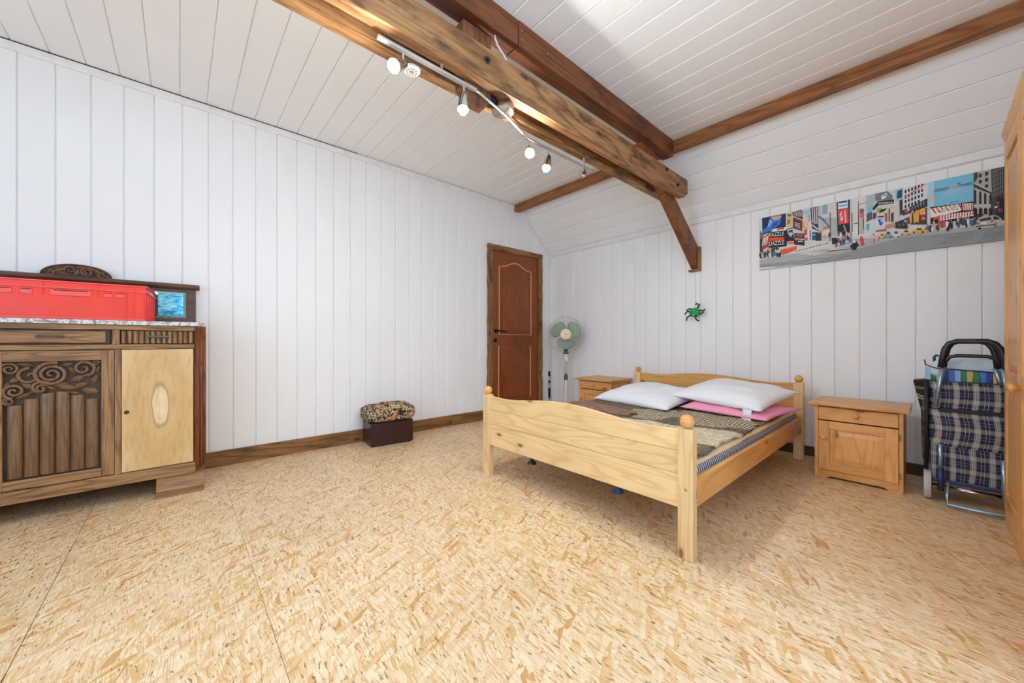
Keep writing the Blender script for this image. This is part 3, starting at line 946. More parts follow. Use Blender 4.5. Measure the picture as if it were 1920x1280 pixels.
# carved centre door
cdoor = sbp('centre_door', G().box(FXS - 0.028, YC - 0.220, 0.184, FXS - 0.020, YC + 0.220, 0.898), 'oak_recess')
PY0, PY1 = YC - 0.170, YC + 0.170
for nm, b_, m_ in (('stile', (YC - 0.220, 0.184, PY0, 0.898), 'oak_z'), ('stile', (PY1, 0.184, YC + 0.220, 0.898), 'oak_z'),
                   ('top_rail', (PY0, 0.842, PY1, 0.898), 'oak_y'), ('bottom_rail', (PY0, 0.184, PY1, 0.232), 'oak_y')):
    sbp(nm, G().box(FXS - 0.02, b_[0], b_[1], FXS + 0.002, b_[2], b_[3]), m_, cdoor)
tops = [0.619, 0.647, 0.672, 0.676, 0.654, 0.628]
rw = (PY1 - PY0 - 0.02) / 6
for k in range(6):
    ya = PY0 + 0.010 + k * rw
    prof_ = [(ya + 0.001, FXS - 0.02)] + [(ya + rw / 2 - (rw / 2 - 0.001) * math.cos(PI * i / 10), FXS - 0.02 + 0.018 * math.sin(PI * i / 10)) for i in range(1, 10)] + [(ya + rw - 0.001, FXS - 0.02)]
    poly = [(b_, a_) for a_, b_ in prof_]
    sbp('reed', G().prism(poly, 'z', 0.242, tops[k]), 'oak_carved', cdoor, 0.001, 'auto')


def spiral(cy, cz, r0, turns, a0, r_t, sgn=1, n_=44, x_=FXS - 0.008):
    pts, rs = [], []
    for i in range(n_ + 1):
        t = i / n_
        r = r0 * (1 - t) ** 0.85 + 0.003
        a = a0 + sgn * 2 * PI * turns * t
        pts.append((x_ + 0.004 * t, cy + r * math.cos(a), cz + r * math.sin(a)))
        rs.append(1.3 * r_t * (1 - 0.45 * t))
    return G().tube(pts, rs, 6)


def leaf(cy, cz, ly, lz, ang, x_=FXS - 0.014, d=0.019):
    g_ = G()
    ca, sa = math.cos(ang), math.sin(ang)

    def fn(u, v):
        t = u
        w = math.sin(PI * min(max(t, 0.001), 0.999)) ** 0.8
        s = (v - 0.5) * 2
        py, pz = (t - 0.5) * ly, s * lz / 2 * w
        return (x_ + d * w * (1 - s * s) * (0.75 + 0.25 * math.cos(s * 9)), cy + py * ca - pz * sa, cz + py * sa + pz * ca)
    g_.grid(fn, 10, 8)
    return g_


def carve(list_, parent):
    for kind, *a in list_:
        if kind == 's':
            sbp('scroll', spiral(*a), 'oak_carved', parent, 0, True)
        else:
            sbp('carved_leaf', leaf(*a), 'oak_carved', parent, 0, True)


carve([('s', -0.511, 0.772, 0.060, 2.6, 1.2, 0.0085), ('s', -0.648, 0.805, 0.027, 1.6, 2.6, 0.0055, -1), ('s', -0.398, 0.798, 0.042, 1.5, -1.2, 0.0075, 1),
       ('s', -0.583, 0.765, 0.042, 1.2, 1.6, 0.007, 1), ('s', -0.634, 0.690, 0.036, 1.7, 4.6, 0.0075, -1), ('s', -0.652, 0.640, 0.016, 1.5, 2.0, 0.0045, 1),
       ('s', -0.547, 0.700, 0.036, 1.1, 0.4, 0.008, 1), ('s', -0.545, 0.696, 0.020, 1.0, 0.6, 0.006, 1), ('s', -0.348, 0.826, 0.010, 1.3, 0, 0.0035, 1),
       ('l', -0.630, 0.748, 0.055, 0.030, 0.6), ('l', -0.560, 0.800, 0.060, 0.026, 1.1), ('l', -0.455, 0.697, 0.085, 0.032, -0.25), ('l', -0.420, 0.742, 0.060, 0.034, 0.5),
       ('l', -0.372, 0.672, 0.072, 0.042, -0.3), ('l', -0.440, 0.790, 0.050, 0.022, -0.9), ('l', -0.355, 0.735, 0.06, 0.024, 1.3), ('l', -0.59, 0.715, 0.06, 0.03, -0.7),
       ('l', -0.480, 0.712, 0.06, 0.026, 0.3), ('l', -0.657, 0.722, 0.04, 0.02, 1.4), ('l', -0.605, 0.665, 0.06, 0.022, 0.5), ('l', -0.375, 0.762, 0.05, 0.02, 0.2), ('l', -0.57, 0.690, 0.05, 0.02, 0.9), ('l', -0.515, 0.700, 0.045, 0.02, -0.6), ('l', -0.41, 0.705, 0.06, 0.03, 0.4), ('l', -0.345, 0.790, 0.05, 0.02, 1.2), ('l', -0.455, 0.822, 0.05, 0.018, 0.3), ('l', -0.60, 0.825, 0.06, 0.018, -0.2), ('l', -0.668, 0.675, 0.04, 0.02, 1.2), ('l', -0.43, 0.665, 0.05, 0.02, -0.4)], cdoor)
# burl side doors
for s in (-1, 1):
    y0, y1 = sorted((YC + s * 0.250, YC + s * 0.566))
    d_ = sbp('side_door', G().box(FXS - 0.028, y0, 0.184, FXS - 0.001, y1, 0.899), 'burl_veneer', bevel=0.002)
    ky = YC + s * 0.270
    e_ = sbp('escutcheon', G().lathe([(0.012, 0), (0.011, 0.003)], (FXS - 0.001, ky, 0.533), (1, 0, 0), 18), 'antique_metal', d_, 0, 'auto')
    sbp('keyhole', G().box(FXS + 0.0015, ky - 0.002, 0.526, FXS + 0.0025, ky + 0.002, 0.540), 'dark_hole', e_, 0)


def bar_handle(yc, w, x_, z_, parent):
    g_ = G().box(x_ + 0.014, yc - w / 2, z_ - 0.0055, x_ + 0.021, yc + w / 2, z_ + 0.0055)
    for s in (-1, 1):
        g_.box(x_, yc + s * (w / 2 - 0.008) - 0.006, z_ - 0.007, x_ + 0.018, yc + s * (w / 2 - 0.008) + 0.006, z_ + 0.007)
    sbp('handle', g_, 'antique_metal', parent, 0.002)


d_ = sbp('drawer', G().box(FXS - 0.028, YC - 0.222, 0.933, FXS - 0.004, YC + 0.205, 1.011), 'oak_recess')
sbp('drawer_front', G().box(FXS - 0.006, YC - 0.20, 0.940, FXS + 0.006, YC + 0.187, 1.004), 'oak_y', d_, 0.004)
bar_handle(YC - 0.012, 0.10, FXS + 0.006, 0.975, d_)
sbp('divider', G().box(FXS - 0.03, YC + 0.212, 0.930, FXS + 0.002, YC + 0.242, 1.014), 'oak_z')
sbp('divider', G().box(FXS - 0.03, YC - 0.242, 0.930, FXS + 0.002, YC - 0.226, 1.014), 'oak_z')
for s in (-1, 1):
    y0, y1 = sorted((YC + s * 0.245, YC + s * 0.566))
    d_ = sbp('drawer', G().box(FXS - 0.028, y0, 0.933, FXS - 0.012, y1, 1.011), 'oak_recess')
    rw2 = (y1 - y0) / 13
    for k in range(13):
        ym = y0 + (k + 0.5) * rw2
        poly = [(FXS - 0.012 + 0.013 * math.sin(PI * i / 8), ym - rw2 * 0.42 * math.cos(PI * i / 8)) for i in range(9)]
        sbp('reed', G().prism(poly, 'z', 0.936, 1.008), 'oak_z', d_, 0, 'auto')
    bar_handle((y0 + y1) / 2, 0.098, FXS + 0.001, 0.976, d_)
# upright back with moulded ledge, carved crest and bevelled mirrors
bk = sbp('back_board', G().box(-3.577, YC - 0.59, 1.068, -3.556, YC + 0.590, 1.325), 'oak_dark')
sbp('back_moulding', G().prism([(-3.578, 1.318), (-3.535, 1.318), (-3.522, 1.330), (-3.520, 1.345), (-3.530, 1.353), (-3.578, 1.353)], 'y', YC - 0.615, YC + 0.610), 'oak_dark', bk, 0.002)
arc = [(-0.476 + 0.146 * math.cos(PI * i / 20), 1.350 + 0.075 * math.sin(PI * i / 20) ** 0.9) for i in range(21)]
cr = sbp('crest', G().prism(arc, 'x', -3.575, -3.552), 'oak_recess', bk, 0.002)
sbp('crest_rim', G().tube([(-3.553, a_, b_) for a_, b_ in arc], 0.005, 6), 'oak_dark', cr, 0, True)
xk = -3.546
for a in (('s', -0.435, 1.383, 0.027, 1.9, 0.5, 0.0055, 1, 30, xk), ('s', -0.585, 1.364, 0.014, 1.2, 2.0, 0.0045, -1, 24, xk), ('s', -0.372, 1.368, 0.017, 1.4, 1.0, 0.0045, 1, 24, xk),
          ('s', -0.505, 1.390, 0.022, 1.3, 3.6, 0.0045, -1, 24, xk), ('l', -0.545, 1.385, 0.06, 0.026, 0.5, -3.551, 0.012), ('l', -0.478, 1.378, 0.05, 0.03, 1.5, -3.551, 0.012),
          ('l', -0.532, 1.363, 0.06, 0.02, -0.2, -3.551, 0.012), ('l', -0.40, 1.395, 0.05, 0.02, -0.7, -3.551, 0.012), ('l', -0.455, 1.410, 0.06, 0.016, -0.1, -3.551, 0.010), ('l', -0.347, 1.360, 0.03, 0.014, -0.6, -3.551, 0.01)):
    carve([a], cr)
for s in (-1, 1):
    y0, y1 = sorted((YC + s * 0.375, YC + s * 0.535))
    o_, i_ = rect_ring(y0, 1.112, y1, 1.295, 0.016)
    vs = [(-3.5555, u, v) for u, v in o_] + [(-3.549, u, v) for u, v in i_]
    mr = sbp('mirror', G().box(-3.556, y0 + 0.014, 1.126, -3.5495, y1 - 0.014, 1.281), 'mirror_painted_reflection', bk, 0)
    sbp('mirror_bevel', G().add(vs, [(0, 1, 5, 4), (1, 2, 6, 5), (2, 3, 7, 6), (3, 0, 4, 7)]), 'mirror_bevel', mr, 0)

# ---- red plastic crate on the sideboard
ct = thing('crate', 'red plastic crate standing on the marble top of the sideboard', 'crate', (-3.342, -0.435, 1.0685), math.radians(-3.5))
LY, LX, HZ_ = 0.295, 0.188, 0.205
g = G()
t = 0.006
g.box(-LX, -LY, 0, LX, LY, 0.006).box(LX - t, -LY, 0.006, LX, LY, HZ_).box(-LX, -LY, 0.006, -LX + t, LY, HZ_)
g.box(-LX + t, -LY, 0.006, LX - t, -LY + t, HZ_).box(-LX + t, LY - t, 0.006, LX - t, LY, HZ_)
obj('tub', g, 'red_plastic', ct)
o_, i_ = rect_ring(-LX - 0.010, -LY - 0.010, LX + 0.010, LY + 0.010, 0.0105)
for z0, z1 in ((HZ_ - 0.036, HZ_ - 0.031), (HZ_ - 0.003, HZ_ + 0.003)):
    vs = [(u, v, z) for z in (z0, z1) for u, v in o_ + i_]
    fs = []
    for i in range(4):
        j = (i + 1) % 4
        fs += [(i, j, 4 + j, 4 + i), (8 + i, 12 + i, 12 + j, 8 + j), (i, 8 + i, 8 + j, j), (4 + i, 4 + j, 12 + j, 12 + i)]
    obj('rim', G().add(vs, fs), 'pink_red_plastic', ct)
obj('bottom_lip', G().box(LX, -LY, 0.004, LX + 0.004, LY, 0.012), 'pink_red_plastic', ct)
for yy in (-0.28, -0.10, 0.10, 0.215, 0.245, 0.288):
    hi = HZ_ - 0.036 if abs(yy) > 0.2 else HZ_
    lo_ = 0.012 if abs(yy) > 0.2 else HZ_ - 0.075
    obj('rib', G().box(LX, yy - 0.002, lo_, LX + 0.007, yy + 0.002, hi), 'red_plastic', ct)
for xx in (-0.15, -0.06, 0.05, 0.14):
    obj('rib', G().box(xx - 0.002, LY, 0.012, xx + 0.002, LY + 0.007, HZ_ - 0.034), 'red_plastic', ct)
for yy, w_, hh in ((-0.225, 0.046, 0.030), (-0.155, 0.040, 0.030), (0.0, 0.15, 0.034), (0.140, 0.034, 0.026), (0.190, 0.034, 0.026)):
    zc = HZ_ - 0.058
    pad = obj('grip_recess', G().box(LX, yy - w_ / 2, zc - hh / 2, LX + 0.002, yy + w_ / 2, zc + hh / 2), 'pink_red_plastic', ct)
    fr = [(LX + 0.002, yy - w_ / 2, zc - hh / 2), (LX + 0.002, yy + w_ / 2, zc - hh / 2), (LX + 0.002, yy + w_ / 2, zc + hh / 2), (LX + 0.002, yy - w_ / 2, zc + hh / 2)]
    obj('grip_edge', G().tube(fr, 0.0022, 6, closed=True), 'red_plastic', pad)
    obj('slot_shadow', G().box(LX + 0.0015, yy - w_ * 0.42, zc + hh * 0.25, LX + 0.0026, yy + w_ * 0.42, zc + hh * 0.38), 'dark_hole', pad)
g = G()
for i in range(12):
    for j in range(8):
        g.box(LX, -0.19 + i * 0.0085, 0.025 + j * 0.0075, LX + 0.0015, -0.187 + i * 0.0085, 0.028 + j * 0.0075)
o = obj('dot_grid', g, 'pink_red_plastic', ct)
o['kind'] = 'stuff'

# ================================================================== STOOL
st = thing('footstool', 'dark wine-red box footstool with a floral cushion against the left wall', 'stool', (-3.42, 1.475, 0), math.radians(-6))
obj('box_body', G().box(-0.135, -0.195, 0.010, 0.135, 0.195, 0.212), 'wine_leather', st, bevel=0.008, seg=3)
for sx_ in (-1, 1):
    for sy_ in (-1, 1):
        obj('glide', G().lathe([(0.012, 0), (0.014, 0.011)], (sx_ * 0.11, sy_ * 0.165, 0), (0, 0, 1), 12), 'iron_black', st)
g = G()


def cushion(u, v):
    a = 2 * PI * v
    t = -PI / 2 + PI * u
    c, s = math.cos(a), math.sin(a)
    k = 5.0
    r = (abs(c) ** k + abs(s) ** k) ** (-1 / k)
    ct_ = abs(math.cos(t)) ** 0.35
    x_, y_ = 0.163 * r * c * ct_, 0.228 * r * s * ct_
    z_ = 0.283 + 0.072 * (1 if t > 0 else -1) * abs(math.sin(t)) ** 0.55
    wr = noise.noise(Vector((x_ * 16, y_ * 9, z_ * 14))) * 0.013 + 0.004 * math.sin(v * 2 * PI * 26)
    if t > -0.2:
        z_ += wr + 0.012 * math.sin(y_ * 13 + 1.0)
    return (x_ * (1 + wr * 1.2), y_ * (1 + wr), z_)


g.grid(cushion, 22, 72, True)
obj('cushion', g, 'floral_velvet', st, smooth=True)

# ================================================================== FAN AND POLE IN THE CORNER
fan = thing('pedestal_fan', 'white pedestal fan with three pale green blades in the corner', 'fan', (-3.03, 3.60, 0), math.radians(40))
FZ = 1.033
obj('base', G().lathe([(0.20, 0), (0.205, 0.012), (0.19, 0.026), (0.06, 0.045), (0.03, 0.06)], (0, 0.10, 0), seg=32), 'fan_white', fan, smooth='auto')
obj('outer_tube', G().lathe([(0.018, 0.05), (0.018, 0.47)], (0, 0.10, 0), seg=14), 'fan_white', fan, smooth='auto')
obj('collar', G().lathe([(0.022, 0.455), (0.025, 0.49), (0.018, 0.525), (0.013, 0.535)], (0, 0.10, 0), seg=16), 'fan_green', fan, smooth='auto')
obj('inner_tube', G().lathe([(0.011, 0.52), (0.011, 0.71)], (0, 0.10, 0), seg=12), 'chrome', fan, smooth='auto')
cb_ = obj('control_box', G().lathe([(0.020, 0.695), (0.026, 0.70), (0.029, 0.78), (0.029, 0.79)], (0, 0.10, 0), seg=20), 'fan_white', fan, smooth='auto')
obj('control_cap', G().lathe([(0.035, 0.785), (0.036, 0.815), (0.030, 0.82), (0.02, 0.90)], (0, 0.10, 0), seg=20), 'fan_green', cb_, smooth='auto')
obj('motor', G().lathe([(0.03, -0.02), (0.055, 0.0), (0.06, 0.08), (0.045, 0.14), (0.02, 0.16)], (0, 0.02, FZ), (0, 1, 0), 20), 'fan_white', fan, smooth='auto')
obj('neck', G().lathe([(0.022, 0.88), (0.022, FZ - 0.04)], (0, 0.09, 0), seg=12), 'fan_white', fan)


def blade(k):
    g_ = G()
    a0 = math.radians(128 + k * 120)
    top, bot = [], []

    def fn(u, v):
        r = 0.045 + 0.142 * u
        half = math.radians(14 + 37 * math.sin(PI * (0.15 + 0.75 * u)) ** 0.8) * (1 if u < 0.85 else (1 - ((u - 0.85) / 0.15) ** 2 * 0.45))
        a = a0 + (v - 0.42) * 2 * half + 0.35 * u
        return (r * math.cos(a), -0.012 + (v - 0.5) * 0.045, FZ + r * math.sin(a))
    g_.grid(fn, 10, 8)
    return g_


for k in range(3):
    b = obj('blade', blade(k), 'fan_blade_green', fan, smooth=True)
    md = b.modifiers.new('thickness', 'SOLIDIFY')
    md.thickness = 0.003
obj('hub', G().lathe([(0.068, 0.0), (0.069, 0.006), (0.060, 0.012), (0.02, 0.014)], (0, -0.047, FZ), (0, -1, 0), 28), 'fan_cream', fan, smooth='auto')
obj('hub_badge', G().box(-0.014, -0.0625, FZ - 0.003, 0.014, -0.061, FZ + 0.003), 'antique_metal', fan)
for nm, dy in (('front_grille', -1), ('rear_grille', 1)):
    g_ = G()
    for k in range(44):
        a = 2 * PI * k / 44
        pts = []
        for i in range(7):
            t = i / 6
            r = 0.06 + 0.16 * t
            bulge = 0.055 * (1 - t ** 2.2)
            pts.append((r * math.cos(a), dy * bulge + (0.004 if dy > 0 else -0.004), FZ + r * math.sin(a)))
        g_.tube(pts, 0.0008, 4)
    gr = obj(nm, g_, 'wire_grey', fan, smooth=True)
    gr['kind'] = 'stuff'
    obj('grille_ring', G().tube([(0.221 * math.cos(2 * PI * k / 48), dy * 0.004, FZ + 0.221 * math.sin(2 * PI * k / 48)) for k in range(48)], 0.0028, 6, True), 'wire_grey', gr, smooth=True)
obj('power_cord', G().tube([(0.01, 0.13, 0.84), (-0.05, 0.16, 0.72), (-0.10, 0.15, 0.50), (-0.115, 0.13, 0.36), (-0.08, 0.10, 0.29), (-0.03, 0.12, 0.33), (-0.02, 0.15, 0.48), (-0.035, 0.16, 0.62), (-0.03, 0.17, 0.40), (-0.02, 0.2, 0.05), (0.04, 0.25, 0.004)], 0.0032, 6), 'cable_white', fan, smooth=True)
po = thing('telescopic_pole', 'thin silver telescopic pole leaning upright in the corner beside the door', 'pole', (-3.535, 3.845, 0))
obj('upper_tube', G().lathe([(0.010, 0.46), (0.010, 1.16), (0.006, 1.17)], seg=12), 'track_metal', po, smooth='auto')
obj('lower_tube', G().lathe([(0.013, 0.0), (0.013, 0.47)], seg=12), 'chrome', po, smooth='auto')
for z0, z1 in ((0.46, 0.53), (0.365, 0.40), (0.16, 0.30)):
    obj('sleeve', G().lathe([(0.0155, z0), (0.0155, z1)], seg=12), 'iron_black', po)

# ================================================================== NIGHTSTANDS
def nightstand(name, label, loc, group):
    """local: front faces -y, centred in x, back at y = 0.40"""
    t_ = thing(name, label, 'nightstand', loc, 0.0, group)
    hw_ = 0.217
    obj('side_panel', G().box(-hw_, 0.0, 0.0, -hw_ + 0.02, 0.385, 0.50), 'honey_pine_z', t_, 0.002)
    obj('side_panel', G().box(hw_ - 0.02, 0.0, 0.0, hw_, 0.385, 0.50), 'honey_pine_z', t_, 0.002)
    obj('back_panel', G().box(-hw_ + 0.02, 0.37, 0.03, hw_ - 0.02, 0.38, 0.50), 'honey_pine_z', t_)
    obj('bottom_shelf', G().box(-hw_ + 0.02, 0.02, 0.055, hw_ - 0.02, 0.37, 0.07), 'honey_pine_x', t_)
    top = [(-0.03, 0.500), (-0.037, 0.508), (-0.037, 0.516), (-0.028, 0.524), (0.40, 0.524), (0.40, 0.500)]
    obj('top', G().prism(top, 'x', -hw_ - 0.028, hw_ + 0.028), 'honey_pine_x', t_, 0.003)
    apr = [(-hw_ + 0.02, 0.055), (-hw_ + 0.02, 0.0), (-hw_ + 0.06, 0.0)]
    apr += [(-hw_ + 0.06 + 0.03 * i / 5, 0.016 * (0.5 - 0.5 * math.cos(PI * i / 5))) for i in range(1, 6)]
    apr += [(hw_ - 0.06 - 0.03 * (5 - i) / 5, 0.016 * (0.5 + 0.5 * math.cos(PI * i / 5))) for i in range(0, 6)]
    apr += [(hw_ - 0.06, 0.0), (hw_ - 0.02, 0.0), (hw_ - 0.02, 0.055)]
    obj('plinth', G().prism(apr, 'y', 0.0, 0.018), 'honey_pine_x', t_, 0.001)
    dr = obj('drawer', G().box(-hw_ + 0.022, -0.004, 0.404, hw_ - 0.022, 0.014, 0.492), 'honey_pine_x', t_, 0.003)
    knob = [(0.008, 0.0), (0.009, 0.008), (0.016, 0.014), (0.018, 0.020), (0.015, 0.027), (0.006, 0.030)]
    obj('knob', G().lathe(knob, (0, -0.004, 0.452), (0, -1, 0), 16), 'honey_pine_z', dr, smooth=True)
    x0, x1, z0, z1 = -hw_ + 0.022, hw_ - 0.022, 0.058, 0.396
    dd = obj('door', G().box(x0, 0.004, z0, x1, 0.014, z1), 'honey_pine_z', t_)
    obj('stile', G().box(x0, -0.006, z0, x0 + 0.058, 0.004, z1), 'honey_pine_z', dd, 0.002)
    obj('stile', G().box(x1 - 0.058, -0.006, z0, x1, 0.004, z1), 'honey_pine_z', dd, 0.002)
    obj('rail', G().box(x0 + 0.058, -0.006, z0, x1 - 0.058, 0.004, z0 + 0.055), 'honey_pine_x', dd, 0.002)
    obj('rail', G().box(x0 + 0.058, -0.006, z1 - 0.055, x1 - 0.058, 0.004, z1), 'honey_pine_x', dd, 0.002)
    a, b = rect_ring(x0 + 0.062, z0 + 0.059, x1 - 0.062, z1 - 0.059, 0.030)
    vs = [(u, 0.003, v) for u, v in a] + [(u, -0.006, v) for u, v in b]
    obj('raised_panel', G().add(vs, [(0, 1, 5, 4), (1, 2, 6, 5), (2, 3, 7, 6), (3, 0, 4, 7), (4, 5, 6, 7)]), 'honey_pine_z', dd)
    obj('knob', G().lathe(knob, (x0 + 0.028, -0.006, 0.285), (0, -1, 0), 16), 'honey_pine_z', dd, smooth=True)
    for zz in (0.105, 0.345):
        obj('hinge', G().lathe([(0.004, -0.02), (0.004, 0.02)], (x1 + 0.006, -0.006, zz), (0, 0, 1), 8), 'brushed_steel', dd)
    return t_


ns = nightstand('nightstand', 'pine nightstand right of the bed, next to the tartan shopping trolley', (-0.330, 3.352, 0), 'pine nightstands beside the bed')
ns2 = copy_tree(ns)
ns2['label'] = 'pine nightstand left of the bed, next to the pedestal fan'
ns2.location = (-2.530, 3.495, 0)

# ================================================================== BED
bed = thing('bed', 'pine double bed with arched headboard, plank footboard and ball-topped posts', 'bed', (-1.413, 2.69, 0))
BX0, BX1, BY0, BY1 = -2.150, -0.676, 1.635, 3.752


def bp(name, g_, m_, parent=None, bevel=0.003, smooth=False):
    return obj(name, g_, m_, parent or bed, bevel=bevel, smooth=smooth, world=True)


def post_(x0, y0, top, r):
    p = bp('post', G().box(x0, y0, 0.0, x0 + 0.066, y0 + 0.046, top), 'pine_z', None, 0.004)
    cx, cy = x0 + 0.033, y0 + 0.023
    bp('ball_finial', G().lathe([(0.012, -0.002), (0.012, 0.004)], (cx, cy, top), seg=12).ball((cx, cy, top + r * 0.93), r, 20, 14), 'honey_pine_x', p, 0, 'auto')
    return p


p1 = post_(BX0, BY0, 0.570, 0.029)
p2 = post_(BX1 - 0.066, BY0, 0.568, 0.031)
p3 = post_(BX0, BY1 - 0.046, 0.617, 0.029)
p4 = post_(BX1 - 0.066, BY1 - 0.046, 0.617, 0.030)
obj('screw_cap', G().lathe([(0.008, 0), (0.007, 0.002)], (BX1 - 0.030, BY0, 0.306), (0, -1, 0), 12), 'brushed_steel', p2, world=True)
XA, XB = BX0 + 0.066, BX1 - 0.066


def arch_board(zb, z_edge, z_low, z_mid):
    pts = [(XA, zb), (XB, zb)]
    for i in range(33):
        t = i / 32
        u = abs(2 * t - 1)                     # 1 at the posts
        if u > 0.82:
            z_ = z_low + (z_edge - z_low) * ((u - 0.82) / 0.18)
        elif u > 0.74:
            z_ = z_low
        else:
            z_ = z_low + (z_mid - z_low) * (0.5 + 0.5 * math.cos(PI * u / 0.74)) ** 0.75
        pts.append((XB + (XA - XB) * t, z_))
    return pts


ym = BY0 + 0.012
bp('footboard_plank', G().prism(arch_board(0.4645, 0.560, 0.553, 0.592), 'y', ym, ym + 0.022), 'pine_x', None, 0.003)
bp('footboard_plank', G().box(XA, ym, 0.3625, XB, ym + 0.022, 0.4635), 'pine_x', None, 0.003)
bp('footboard_plank', G().box(XA, ym, 0.215, XB, ym + 0.022, 0.3615), 'pine_x', None, 0.003)
yh = BY1 - 0.034
bp('headboard_plank', G().prism(arch_board(0.508, 0.610, 0.604, 0.640), 'y', yh, yh + 0.022), 'honey_pine_x', None, 0.003)
bp('headboard_plank', G().box(XA, yh, 0.36, XB, yh + 0.022, 0.507), 'honey_pine_x', None, 0.003)
bp('headboard_plank', G().box(XA, yh, 0.215, XB, yh + 0.022, 0.359), 'honey_pine_x', None, 0.003)
for x0 in (BX0 + 0.012, BX1 - 0.038):
    bp('side_rail', G().box(x0, BY0 + 0.046, 0.215, x0 + 0.026, BY1 - 0.046, 0.338), 'honey_pine_y', None, 0.004)  # more orange than the posts: warm shade put into the rails' colour
IX0, IX1 = BX0 + 0.040, BX1 - 0.040
for k in range(14):
    y0 = BY0 + 0.10 + k * 0.142
    bp('slat', G().box(IX0, y0, 0.222, IX1, y0 + 0.08, 0.240), 'pine_x', None, 0.002)
for (x_, y_) in ((-2.06, 2.04), (-1.31, 2.06), (-1.31, 3.0)):
    l_ = bp('support_leg', G().lathe([(0.010, 0.02), (0.010, 0.221)], (x_, y_, 0), seg=12), 'chrome', None, 0, 'auto')
    bp('leg_foot', G().lathe([(0.036, 0.0), (0.034, 0.008), (0.014, 0.028), (0.011, 0.04)], (x_, y_, 0), seg=18), 'blue_foot' if x_ > -2 else 'antique_metal', l_, 0, 'auto')

# mattress, sheet, blanket, throw
MX0, MX1, MY0, MY1 = IX0 + 0.006, IX1 - 0.004, BY0 + 0.050, yh - 0.004
tag(obj('mattress', G().box(MX0, MY0, 0.241, MX1, MY1, 0.368), 'ticking_stripe', bevel=0.02, seg=4, smooth='auto'), 'blue and white striped mattress in the pine bed', 'mattress')


def sheet(u, v):
    x_ = MX0 + 0.004 + (MX1 - MX0 - 0.008) * u
    y_ = MY0 + 0.01 + (MY1 - MY0 - 0.02) * v
    return (x_, y_, 0.376 + 0.006 * noise.noise(Vector((x_ * 5, y_ * 5, 0))))


o = tag(obj('sheet', G().grid(sheet, 24, 32), 'cream_sheet', smooth=True), 'cream sheet edge showing between the brown blanket and the striped mattress', 'sheet')
md = o.modifiers.new('thickness', 'SOLIDIFY')
md.thickness, md.offset = 0.014, 0.0
bl = tag(obj('blanket', G().grid(lambda u, v: (-0.665 + 1.335 * u + 0.010 * math.sin(v * 19) * (u > 0.98), -0.93 + 1.82 * v,
                                              0.398 + 0.010 * noise.noise(Vector((u * 9, v * 12, 3))) + 0.004 * math.sin(v * 60 + 4 * noise.noise(Vector((u * 4, v * 4, 0))))), 60, 90), 'animal_blanket', smooth=True),
         'brown plush blanket with cream animal figures spread over the bed', 'blanket')
bl.location = (-1.413, 2.69, 0)
md = bl.modifiers.new('thickness', 'SOLIDIFY')
md.thickness, md.offset = 0.012, 0.0


def throw(u, v):
    x_ = -2.06 + 0.60 * u + 0.02 * math.sin(v * 9)
    y_ = 2.36 + 0.20 * u * 0.2 + (0.36 - 0.22 * u) * v
    return (x_, y_, 0.418 + 0.010 * noise.noise(Vector((x_ * 11, y_ * 11, 5))))


o = tag(obj('throw', G().grid(throw, 30, 16), 'russet_throw', smooth=True), 'russet folded blanket corner at the left edge of the bed', 'throw')
md = o.modifiers.new('thickness', 'SOLIDIFY')
md.thickness, md.offset = 0.010, 0.0


def pillow(w, d, h, seed, n_=34, wr=1.0):
    g_ = G()
    for sgn in (1, -1):
        def fn(u, v, sgn=sgn):
            a, b = 2 * u - 1, 2 * v - 1
            x_ = w / 2 * a * (1 - 0.07 * (1 - b * b) * abs(a))
            y_ = d / 2 * b * (1 - 0.07 * (1 - a * a) * abs(b))
            prof_ = ((1 - abs(a) ** 2.6) * (1 - abs(b) ** 2.6))
            z_ = h / 2 * max(prof_, 0.0) ** 0.55
            edge = 1 - max(abs(a), abs(b))
            k = wr * noise.noise(Vector((a * 2.2, b * 2.2, seed))) * 0.016 + wr * 0.006 * noise.noise(Vector((a * 7, b * 7, seed + 9)))
            z_ += k * min(1, edge * 4)
            if sgn < 0:
                z_ = -z_ * 0.55
            return (x_, y_, z_)
        g_.grid(fn, n_, n_)
    return g_


def place_pillow(name, label, mat, dims, loc, rot, seed, wr=1.0):
    o_ = obj(name, pillow(*dims, seed, wr=wr), mat, smooth=True)
    bm = bmesh.new()
    bm.from_mesh(o_.data)
    bmesh.ops.remove_doubles(bm, verts=bm.verts, dist=0.0008)
    bmesh.ops.recalc_face_normals(bm, faces=bm.faces)
    bm.to_mesh(o_.data)
    bm.free()
    o_.location, o_.rotation_euler = loc, rot
    return tag(o_, label, 'pillow')


place_pillow('pillow', 'white pillow lying flat on the left half of the bed', 'white_cotton', (0.76, 0.62, 0.19), (-1.685, 3.14, 0.455), (math.radians(7), 0.0, math.radians(-7)), 2.0)
place_pillow('pillow', 'pink pillow lying under a white pillow on the right half of the bed', 'pink_cotton', (0.64, 0.52, 0.105), (-0.980, 3.17, 0.440), (math.radians(3), 0.0, math.radians(-10)), 5.0)
pr = place_pillow('pillow', 'white pillow with a care label resting on the pink pillow', 'white_cotton', (0.70, 0.56, 0.175), (-1.035, 3.225, 0.534), (math.radians(9), math.radians(2), math.radians(-12)), 8.0)
lb = obj('care_label', G().grid(lambda u, v: (0.225 + 0.062 * u, -0.268 - 0.020 * math.sin(v * 2.2), -0.004 - 0.115 * v), 3, 8), 'label_white', pr, smooth=True)
md = lb.modifiers.new('thickness', 'SOLIDIFY')
md.thickness = 0.001

